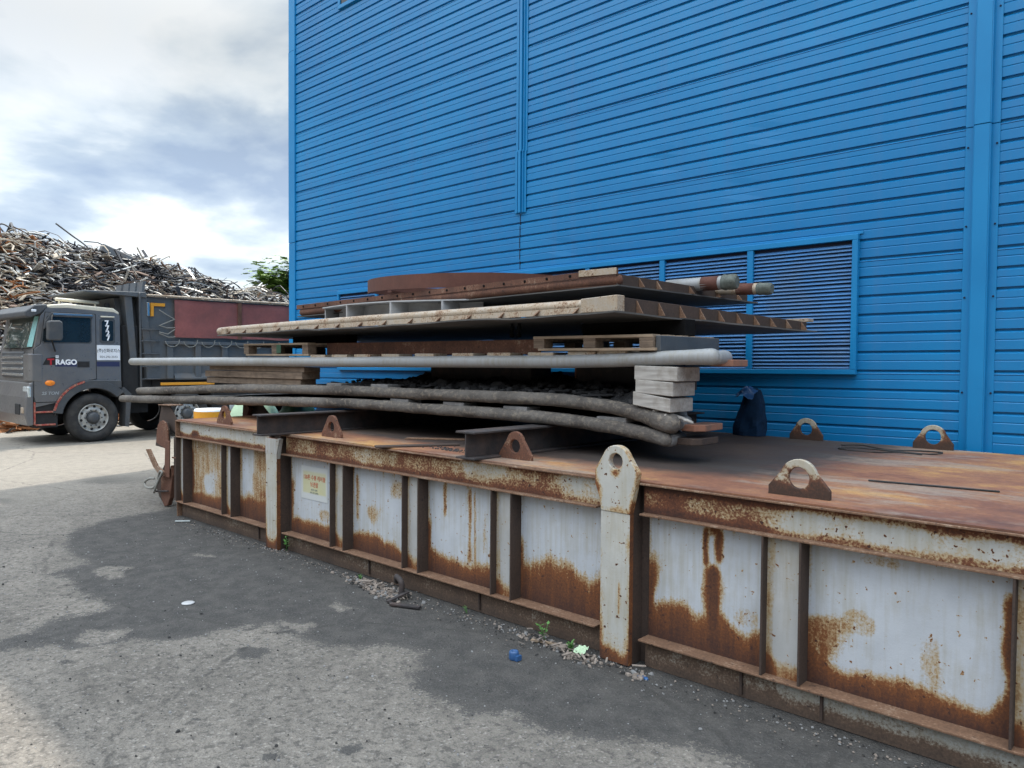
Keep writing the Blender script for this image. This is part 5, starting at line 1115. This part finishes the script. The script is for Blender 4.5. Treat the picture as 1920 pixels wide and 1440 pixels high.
    for k in range(3):
        mb = MB(); mb.lathe([(0,.03),(.10,.028),(.125,.01),(.13,-.02),(.13,-.5),(0,-.5)], (XS-.05, 9.03+.285*k, .64), 'x', 20); mb.build('air_tank', M['pale_drum'], root)
    # bed: side, front wall, canopy lip with wedge plates
    mb = MB(); mb.prism([(7.02,1.30),(7.02,3.16),(14.6,3.16),(14.6,1.30)], X, XF+.05, XS-.10); bed = mb.build('bed', M['bed_steel'], root, .02)
    for a, b in ((6.66,6.80),(6.97,7.12)):
        mb = MB(); mb.prism([(a,1.75),(b,1.75),(b-.10,3.14),(a-.12,3.14)], X, XS-.35, XS-.06); mb.build('front_rib', M['bed_steel'], root, .008)
    mb = MB(); mb.prism([(6.60,1.75),(7.0,1.75),(6.90,3.1),(6.44,3.1)], X, XF+.1, XS-.37); mb.build('front_wall', M['bed_steel'], root)
    mb = MB(); mb.prism([(5.72,3.17),(6.98,3.12),(7.0,3.20),(6.98,3.24),(5.72,3.205)], X, XF, XS-.02); mb.build('canopy', M['bed_steel'], root, .008)
    for k, xx in enumerate((-17.95,-18.35,-18.75,-19.2)):
        mb = MB(); mb.prism([(6.95,3.245),(7.0,3.245),(7.05,3.50),(6.98,3.49)], X, xx-.14, xx+.17); mb.build('wedge_plate', M['bed_steel'], root)
    mb = MB(); mb.box(XS-.12, XS+.0, 7.02, 14.6, 3.162, 3.205); mb.build('top_rail', M['tan_pipe'], root, .008)
    for y in (7.45, 8.1, 8.75, 9.4, 10.1, 10.8):
        mb = MB(); mb.prism([(y,1.32),(y+.14,1.32),(y+.14,2.1),(y,2.1)], X, XS-.0995, XS-.03); mb.build('bed_rib', M['bed_steel'], root, .008)
    mb = MB(); mb.box(XS-.0995, XS-.015, 7.40, 14.5, 2.10, 2.17); mb.build('bed_rail', M['bed_steel'], root, .008)
    mb = MB(); mb.prism([(XS-.0995,1.44),(XS-.0995,1.36),(XS-.02,1.30),(XS-.02,1.34)], lambda a, b, d: (a, d, b), 7.62, 11.0); mb.build('ledge', M['bed_steel'], root)
    mb = MB(); mb.box(XS-.06, XS-.02, 7.30, 8.55, 1.175, 1.235); mb.build('yellow_strip', M['yellow'], root, .004)
    mb = MB(); mb.box(XS-.099, XS-.06, 7.10, 7.17, 2.72, 3.02); mb.build('corner_tape', M['yellow'], root, .003)
    mb = MB(); mb.box(XS-.099, XS-.06, 7.171, 7.42, 2.95, 3.02); mb.build('corner_tape', M['yellow'], root, .003)
    # red tarp hung along the bed, hooks and lacing
    mb = MB(); ny, nz_ = 60, 14; vs = []
    for j in range(nz_+1):
        for i in range(ny+1):
            y = 7.62+6.8*i/ny; z = 2.26+.86*j/nz_; vs.append((XS-.045+.012*math.sin(y*5.1)+.02*mnoise.noise(Vector((y*1.7, z*2, 1)))-.02*(j == nz_), y, z-.02*mnoise.noise(Vector((y*2,3,1)))*(j == 0)))
    mb.add(vs, [(j*(ny+1)+i, j*(ny+1)+i+1, (j+1)*(ny+1)+i+1, (j+1)*(ny+1)+i) for j in range(nz_) for i in range(ny)], 0, None, True); mb.build('side_tarp', M['tarp_red'], root)
    mb = MB(); mb.box(XS-.03, XS-.012, 9.14, 9.24, 2.25, 3.13); mb.build('tarp_strap', M['brown_panel'], root)
    for p in ([(7.28,2.86),(7.62,2.67)],[(7.28,2.52),(7.62,2.67)],[(7.28,2.52),(7.45,2.47),(7.62,2.48)],[(7.28,2.37),(7.46,2.33),(7.62,2.44)],[(7.28,2.34),(7.48,2.26),(7.62,2.27)]):
        mb = MB(); mb.tube([(XS-.03,a,b) for a, b in p], .011, 6); mb.build('lacing_rope', M['rope'], root)
    for k in range(9):
        y = 7.68+.42*k; mb = MB(); mb.tube([(XS-.02, y+.16*math.cos(R(a))-.12, 2.14+.16*math.sin(R(a))*.9+.05) for a in range(190, 380, 22)], .010, 6); mb.build('tarp_hook', M['rope'], root)
    # ladder
    for y in (6.86,):
        mb = MB(); mb.tube([(XS+.0,y,1.02),(XS+.0,y-.02,3.2)], .022, 8); mb.build('ladder_rail', M['trim_dark'], root)
    for z in (1.05, 1.32, 1.60, 1.88, 2.16, 2.42):
        mb = MB(); mb.tube([(XS+.0,6.86,z),(XS-.06,7.28,z)], .016, 6); mb.build('rung', M['trim_dark'], root)
    mb = MB(); mb.lathe([(0,.02),(.03,.02),(.03,0)], (XS-.2,7.12,1.33), 'x', 10); mb.build('tap', M['white'], root)
    mb = MB(); mb.box(XS-.06, XS-.0, 7.0, 7.06, 2.72, 3.02); mb.build('work_lamp', M['chrome'], root, .01)
    rng = random.Random(4); mb = MB()
build_truck()

# ------------------------------------------------------------------ scrap heap
def heap_h(x, y):
    """height of the mound; foot near x=-22, crest near x=-31, falling off towards +Y"""
    K = ((-20,4.6),(0,5.5),(7,5.72),(9.5,5.62),(12,5.28),(14.5,4.75),(17,4.38),(20,3.9),(30,2.2),(45,.4)); crest = .4
    for (a, p), (b, q) in zip(K, K[1:]):
        if a <= y <= b: crest = p+(q-p)*(y-a)/(b-a)
    crest += .20*mnoise.noise(Vector((y*.45, 1, 0)))
    t = sm(-21.8, -31.0, x) if x > -31 else 1-.6*sm(-31, -46, x)
    return max(0, crest)*t + .30*mnoise.noise(Vector((x*.7, y*.7, 4)))*min(1, t*4)
def build_heap():
    mb = MB(); nx, ny = 60, 90; vs = []
    for j in range(ny+1):
        for i in range(nx+1):
            x = -21.6-25*i/nx; y = -18+58*j/ny; vs.append((x, y, heap_h(x, y)*sm(-18,-10,y)*(1-sm(34,40,y))-.10))
    mb.add(vs, [(j*(nx+1)+i, (j+1)*(nx+1)+i, (j+1)*(nx+1)+i+1, j*(nx+1)+i+1) for j in range(ny) for i in range(nx)], 0, None, True)
    rng = random.Random(11)
    def piece(x, y, z, l, w, th, yaw, pitch, bend, mi, flat):
        # a bent strip, bar or sheet; five stations
        d = Vector((math.cos(yaw)*math.cos(pitch), math.sin(yaw)*math.cos(pitch), math.sin(pitch))); up = Vector((rng.uniform(-.6,.6), rng.uniform(-.6,.6), 1)); s_ = d.cross(up).normalized(); u = s_.cross(d)
        b2 = rng.uniform(-.5,.5)*bend; P = Vector((x,y,z)); v = []; K = 5
        for k in range(K):
            t = k/(K-1)-.5; c = P + d*(t*l) + u*(bend*(1-4*t*t)*l*.35) + s_*(b2*math.sin(t*5)*l*.3); ww = w*(1+.25*rng.uniform(-1,1)); v += [c-s_*ww-u*th, c+s_*ww-u*th, c+s_*ww+u*th, c-s_*ww+u*th]
        mb.add(v, [(4*k+q, 4*k+(q+1) % 4, 4*k+4+(q+1) % 4, 4*k+4+q) for k in range(K-1) for q in range(4)] + [(3,2,1,0), (4*K-4,4*K-3,4*K-2,4*K-1)], mi)
    for k in range(21000):
        u = rng.random(); x = -22.0-10.8*u; y = rng.uniform(-1.0, 22)
        if k > 19500: x = rng.uniform(-21.3,-23); y = rng.uniform(1,12)
        z = heap_h(x, y); lean = rng.random()
        l = rng.choice((.3,.4,.55,.7,.9,1.3))*rng.uniform(.7,1.3); w = rng.choice((.010,.014,.019,.026,.042))*rng.uniform(.8,1.4); th = rng.uniform(.008,.025)
        patch = mnoise.noise(Vector((x*.5, y*.5, 9))); q = rng.random()
        mi = 1 if q < .36 else 2 if q < .50 else 3 if q < .82 else 4 if q < .98 else 5
        if patch > .28 and rng.random() < .6: mi = (5 if rng.random() < .3 else 2) if y < 8 else 3
        if patch < -.25 and rng.random() < .5: mi = 3
        mi = (5 if rng.random() < .5 else mi) if k > 19500 else mi
        yaw = rng.uniform(0, PI) if rng.random() < .6 else R(80)+rng.gauss(0,.5); piece(x, y, z+rng.uniform(-.05,.18), l, w, th, yaw, rng.gauss(-.12,.30), rng.gauss(0,.36), mi, False)
    for k in range(200):                      # crumpled sheets
        x = -22.5-9.5*rng.random(); y = rng.uniform(-1,21); piece(x, y, heap_h(x,y)+.12, rng.uniform(.4,.9), rng.uniform(.08,.2), .006, rng.uniform(0,PI), rng.gauss(-.3,.15), rng.gauss(0,.5), rng.choice((1,2,2,3,4)), True)
    # wires and bars that stand out against the sky
    for k in range(60):
        x = -30.5+rng.gauss(0,.7); y = rng.uniform(1,19); z = heap_h(x,y); h = abs(rng.gauss(.25,.25)); a = rng.uniform(0,6.28); mb.tube(catmull([(x,y,z-.2),(x+.15*math.cos(a),y+.2*math.sin(a),z+h*.5),(x+.4*h*math.cos(a*2),y+.5*h+.1,z+h),(x,y+h*rng.uniform(.2,1.2),z+h*rng.uniform(.6,1.25))],4), rng.uniform(.012,.03), 5, 'flat','flat', rng.choice((3,3,2)))
    mats_ = [m_plain('black_scrap_gaps', (0.012,0.011,0.012), 0.9, 0, .4, 2), m_plain('pale_scrap_steel', (0.52,0.50,0.46), 0.38, 0.45, .3, 3), m_plain('beige_scrap', (0.30,0.255,0.195), 0.7, 0, .3, 3),
             m_plain('dark_scrap', (0.024,0.024,0.028), 0.5, 0.2, .5, 3), m_plain('brown_scrap', (0.11,0.07,0.05), 0.8, 0, .4, 3), m_plain('orange_rust_scrap', (0.25,0.10,0.035), 0.85, 0, .35, 3)]
    o = mb.build('scrap_heap', mats_, None, loc=(-28,8,0)); o['kind'] = 'stuff'
build_heap()

# a few big pieces one can tell apart on the crest
def big_piece(name, label, cat, pts, r, mat):
    mb = MB(); mb.tube(catmull(pts, 6), r, 8, 'flat', 'flat', lump=.15); return one(name, mb, mat, label, cat, pts[0])
big_piece('bent_bar', 'long thin bent bar with a knob sticking out over the crest of the scrap heap', 'bar', [(-30.4,10.3,5.2),(-30.4,10.0,5.75),(-30.5,9.5,6.15),(-30.5,9.0,6.5)], .03, M['trim_dark'])
big_piece('wire_loop', 'dark wire loop rising above the left crest of the scrap heap', 'wire', [(-30.5,8.3,5.6),(-30.5,7.95,5.9),(-30.5,7.45,6.25),(-30.5,7.3,6.15),(-30.5,7.7,5.7)], .028, M['trim_dark'])
mb = MB(); mb.obox((-30.3,11.5,5.40), (.12,1.05,-.42), (-.25,.05,0.02), (0,.05,.14)); one('folded_sheet', mb, M['bed_steel'], 'big folded dark sheet lying slanted on the crest of the scrap heap', 'sheet metal', (-30.3,11.5,5.4), None, .03)
mb = MB()
for k in range(3): mb.tube(catmull([(-30.2+.05*k,14.4+.06*k,4.4),(-30.2+.06*k,14.1+.07*k,4.85),(-30.2,13.65+.10*k,5.35),(-30.2,13.6+.12*k,5.30)],4), .022, 6)
one('bar_bundle', mb, M['trim_dark'], 'three thin parallel bars leaning up from the right slope of the heap', 'bars', (-30.2,14.4,4.4))

# ------------------------------------------------------------------ tree beyond the heap
def build_tree(x, y, zc, rr, seed, label):
    root = thing('tree', label, 'tree', (x, y, 0)); rng = random.Random(seed)
    mb = MB(); mb.tube([(x,y,0),(x+.1,y,2),(x,y+.1,zc-1)], [.22,.17,.10], 10, 'flat','flat')
    limbs = []
    for k in range(9):
        a = rng.uniform(0,6.28); e = rng.uniform(.1,1.2); d = Vector((math.cos(a)*math.cos(e), math.sin(a)*math.cos(e), math.sin(e))); p = Vector((x,y,zc-1.6+.15*k)); q = p+d*rr*rng.uniform(.75,1.15); mb.tube([p, p.lerp(q,.5)+Vector((0,0,.15)), q], [.06,.04,.015], 6, 'flat','flat'); limbs.append((p,q))
    mb.build('trunk', M['bark'], root)
    mb = MB()
    for p, q in limbs*6:
        for j in range(16):
            c = p.lerp(q, rng.uniform(.35,1.1)) + Vector((rng.gauss(0,.3),rng.gauss(0,.3),rng.gauss(0,.25))); a = rng.uniform(0,6.28); d = Vector((math.cos(a),math.sin(a),rng.uniform(-.25,.5))).normalized(); s_ = d.cross(Vector((0,0,1))).normalized(); L = rng.uniform(.35,.6)
            for k in range(9):                       # one feathered leaf: leaflets on both sides of a stalk
                t = (k+1)/9; b = c + d*L*t + Vector((0,0,-.25*L*t*t))
                for sg in (-1,1):
                    tip = b + s_*sg*(.15*math.sin(PI*(.15+.8*t))+.03)+d*.05+Vector((0,0,rng.uniform(-.04,.02))); w = d*.045; mb.add([b-w, b+w, tip+w*.6, tip-w*.6], [(0,1,2,3)])
    mb.build('crown', M['leaf'], root)
build_tree(-38, 21.8, 6.0, 1.5, 3, 'green feather-leaved tree showing over the low end of the scrap heap beside the blue wall')

# ------------------------------------------------------------------ things seen through the gaps, left of the box by the wall
def sack(name, label, cat, c, rx, ry, h, mat, seed, ties=None):
    mb = MB(); n, m = 28, 14; vs = []
    for j in range(m+1):
        t = j/m; rr = (math.sin(PI*min(1,(t*.93+.07)))**.35)*(1-.12*t)
        for k in range(n):
            a = 2*PI*k/n; q = rr*(1+.07*mnoise.noise(Vector((math.cos(a)*2+seed, math.sin(a)*2, t*3)))+.03*math.sin(a*9+seed)); vs.append((c[0]+rx*q*math.cos(a), c[1]+ry*q*math.sin(a), c[2]+h*t+.03*math.sin(a*3+seed)*t))
    mb.add(vs, [(j*n+k, j*n+(k+1) % n, (j+1)*n+(k+1) % n, (j+1)*n+k) for j in range(m) for k in range(n)] + [tuple(m*n+k for k in range(n))], 0, None, True)
    return one(name, mb, mat, label, cat, c)
sack('bulk_bag', 'pale green bulk bag behind the far end of the box', 'bag', (-12.05,6.55,0), .55,.45,1.16, M['green_bag'], 1)
sack('bulk_bag', 'dark green bag squeezed between the pale green bag and the wall', 'bag', (-10.95,6.68,0), .42,.38,1.14, M['dark_green'], 4)
sack('covered_pile', 'low pile under bright blue tarp against the wall, seen below the stack', 'tarp', (-9.75,6.62,0), .75,.30,1.20, M['blue_tarp'], 7)
mb = MB(); mb.lathe([(0,0),(.27,0),(.28,.02),(.28,.55),(.275,.57),(.28,.59),(.28,.88),(.26,.9),(0,.9)], (-13.25,6.35,0), 'z', 28); r_ = tag(mb.build('drum', M['white'], None, loc=(-13.25,6.35,0)), 'white drum with a yellow band standing beside the pale green bag', 'drum')
mb = MB(); mb.lathe([(.284,.60),(.284,.86)], (-13.25,6.35,0), 'z', 28); mb.build('band', M['yellow'], r_)

# ------------------------------------------------------------------ litter and weeds along the foot of the box
def litter():
    rng = random.Random(21); mb = MB()
    def heap(cx, cy, sx, sy, n, smin, smax):
        for k in range(n): rock(mb, (cx+rng.gauss(0,sx), cy+rng.gauss(0,sy)*1.0, 0.0), rng.uniform(smin,smax), rng, .55, rng.choice((0,0,0,1,2)))
    heap(-5.0,3.70,.16,.05,150,.005,.022); heap(-4.68,3.66,.10,.06,160,.005,.024); heap(-3.15,3.72,.22,.04,120,.004,.016); heap(-2.86,3.68,.07,.04,70,.005,.018); heap(-2.46,3.70,.04,.03,35,.006,.02); heap(-6.55,3.78,.08,.05,30,.005,.018)
    for k in range(1100): rock(mb, (rng.uniform(-8.6,0.3), 3.78-abs(rng.gauss(0,.10)), 0), rng.uniform(.002,.009), rng, .6, rng.choice((0,1,2)))
    for k in range(80):
        x = rng.choice((-5.0,-4.7,-3.1,-2.85))+rng.gauss(0,.12); y = 3.68+rng.gauss(0,.05); a = rng.uniform(0,6.28); l = rng.uniform(.012,.05); mb.obox((x,y,.014+rng.uniform(0,.02)), (l*math.cos(a),l*math.sin(a),rng.uniform(-.01,.01)), (-.006*math.sin(a),.006*math.cos(a),.002), (0,0,.0015), 0)
    o = mb.build('debris', [M['litter'], M['stone'], M['dark_stone']], None, loc=(-4,3.7,0)); o['kind'] = 'stuff'
    mb = MB()
    for k in range(2600):
        x = rng.uniform(-9,0.5); y = rng.uniform(0.6,3.75)
        d = x*(-.683)+y*.73
        rock(mb, (x,y,-.002), abs(rng.gauss(0,.0030))+.0018, rng, .6, rng.choice((0,0,0,1,1)))
    for k in range(9): rock(mb, (rng.uniform(-8,-1), rng.uniform(1.3,3.6), 0), rng.uniform(.008,.016), rng, .5, 1)
    o = mb.build('gravel', [M['stone'], M['dark_stone']], None, loc=(-4,2.2,0)); o['kind'] = 'stuff'
litter()
def weed(x, y, h, n, seed, label):
    root = thing('weed', label, 'weed', (x,y,0), 'weeds along the foot of the box'); rng = random.Random(seed); st = MB(); lf = MB()
    for k in range(n):
        a = rng.uniform(0,6.28); r = rng.uniform(.01,.5)*h; hh = h*rng.uniform(.55,1); q = V(x+r*math.cos(a), y-abs(r*math.sin(a))*.6, hh); st.tube([(x+rng.gauss(0,.01),y,0),((x+q.x)/2,(y+q.y)/2,hh*.6),q], .0016, 5, 'flat','flat')
        for j in range(5):
            b = V(x,y,0).lerp(q, .35+.16*j); d = V(math.cos(a+j*2.1), math.sin(a+j*2.1), .45).normalized(); s_ = d.cross(V(0,0,1)).normalized(); L = h*rng.uniform(.18,.34); W = L*.28
            lf.add([b, b+d*L*.45+s_*W, b+d*L, b+d*L*.45-s_*W], [(0,1,2,3)])
    st.build('stem', M['weed'], root); lf.build('leaves', M['weed'], root)
weed(-6.42,3.80,.16,3,1,'small bright weed at the foot of the short flat-topped post')
weed(-5.16,3.72,.06,5,2,'low weed among the litter left of the iron hook')
weed(-3.20,3.74,.12,4,3,'thin upright weed at the foot of the box left of the tall post')
weed(-2.95,3.70,.085,9,4,'leafy weed with a scrap of film right beside the tall post')
weed(-3.95,3.76,.05,4,5,'tiny weed at the foot of the box under the middle stiffener')
mb = MB(); mb.tube(catmull([(-4.66,3.70,.10),(-4.62,3.67,.145),(-4.56,3.66,.13),(-4.545,3.66,.09),(-4.55,3.655,.02)],5), [.022]*21, 10, lump=.2); mb.obox((-4.52,3.60,.03),(.012,.09,.02),(.016,-.002,0),(0,0,.006)); one('iron_hook', mb, M['beam'], 'rusty iron hook stuck in the litter at the foot of the box', 'hook', (-4.6,3.68,0))
mb = MB(); mb.obox((-4.36,3.54,.012),(.11,.05,.0),(-.008,.018,0),(0,0,.008)); one('iron_bar', mb, M['beam'], 'short flat iron bar lying on the asphalt near the hook', 'bar', (-4.36,3.54,0), None, .002)
mb = MB(); mb.lathe([(0,.006),(.040,.006),(.046,.003),(.046,0)], (-5.57,2.49,0), 'z', 24); one('white_disc', mb, M['grey_steel'], 'flat white plastic disc lying in the middle of the dark patch', 'lid', (-5.57,2.49,0))
mb = MB(); mb.lathe([(0,0),(.030,0),(.032,.004),(.030,.042),(.026,.05),(.012,.05),(.011,.03),(0,.03)], (-3.13,3.38,0), 'z', 10); mb.box(-3.115,-3.085,3.36,3.40,0,.03); one('bottle_top', mb, M['blue_cap'], 'small blue plastic cap lying on the asphalt near the tall post', 'cap', (-3.13,3.38,0))
mb = MB(); mb.obox((-8.40,3.70,.008),(.05,.06,0),(-.012,.010,0),(0,0,.005)); one('white_chip', mb, M['pale_drum'], 'thin white chip on the dark ground at the far corner of the box', 'chip', (-8.4,3.7,0))
mb = MB(); rng = random.Random(9); vs = []
for j in range(6):
    for i in range(6): vs.append((-2.90+.075*i/5, 3.66+.06*j/5, .02+.02*rng.random()+.03*(j/5)))
mb.add(vs, [(j*6+i, j*6+i+1, (j+1)*6+i+1, (j+1)*6+i) for j in range(5) for i in range(5)]); one('film_scrap', mb, M['green_bag'], 'crumpled pale green scrap of film left of the tall post', 'litter', (-2.88,3.68,0))
mb = MB(); mb.obox((-3.16,3.70,.010),(.09,.03,.0),(-.003,.009,0),(0,0,.005)); one('stick', mb, M['wood_pale'], 'short flat stick lying along the foot of the box left of the tall post', 'stick', (-3.16,3.7,0))
mb = MB(); rng = random.Random(31)
for j in range(5):
    rock(mb, (-2.44+rng.gauss(0,.03), 3.68+rng.gauss(0,.02), 0), rng.uniform(.012,.022), rng, .5)
one('blue_rag', mb, M['blue_film'], 'dark blue crumpled rag right of the foot of the tall post', 'rag', (-2.44,3.68,0))
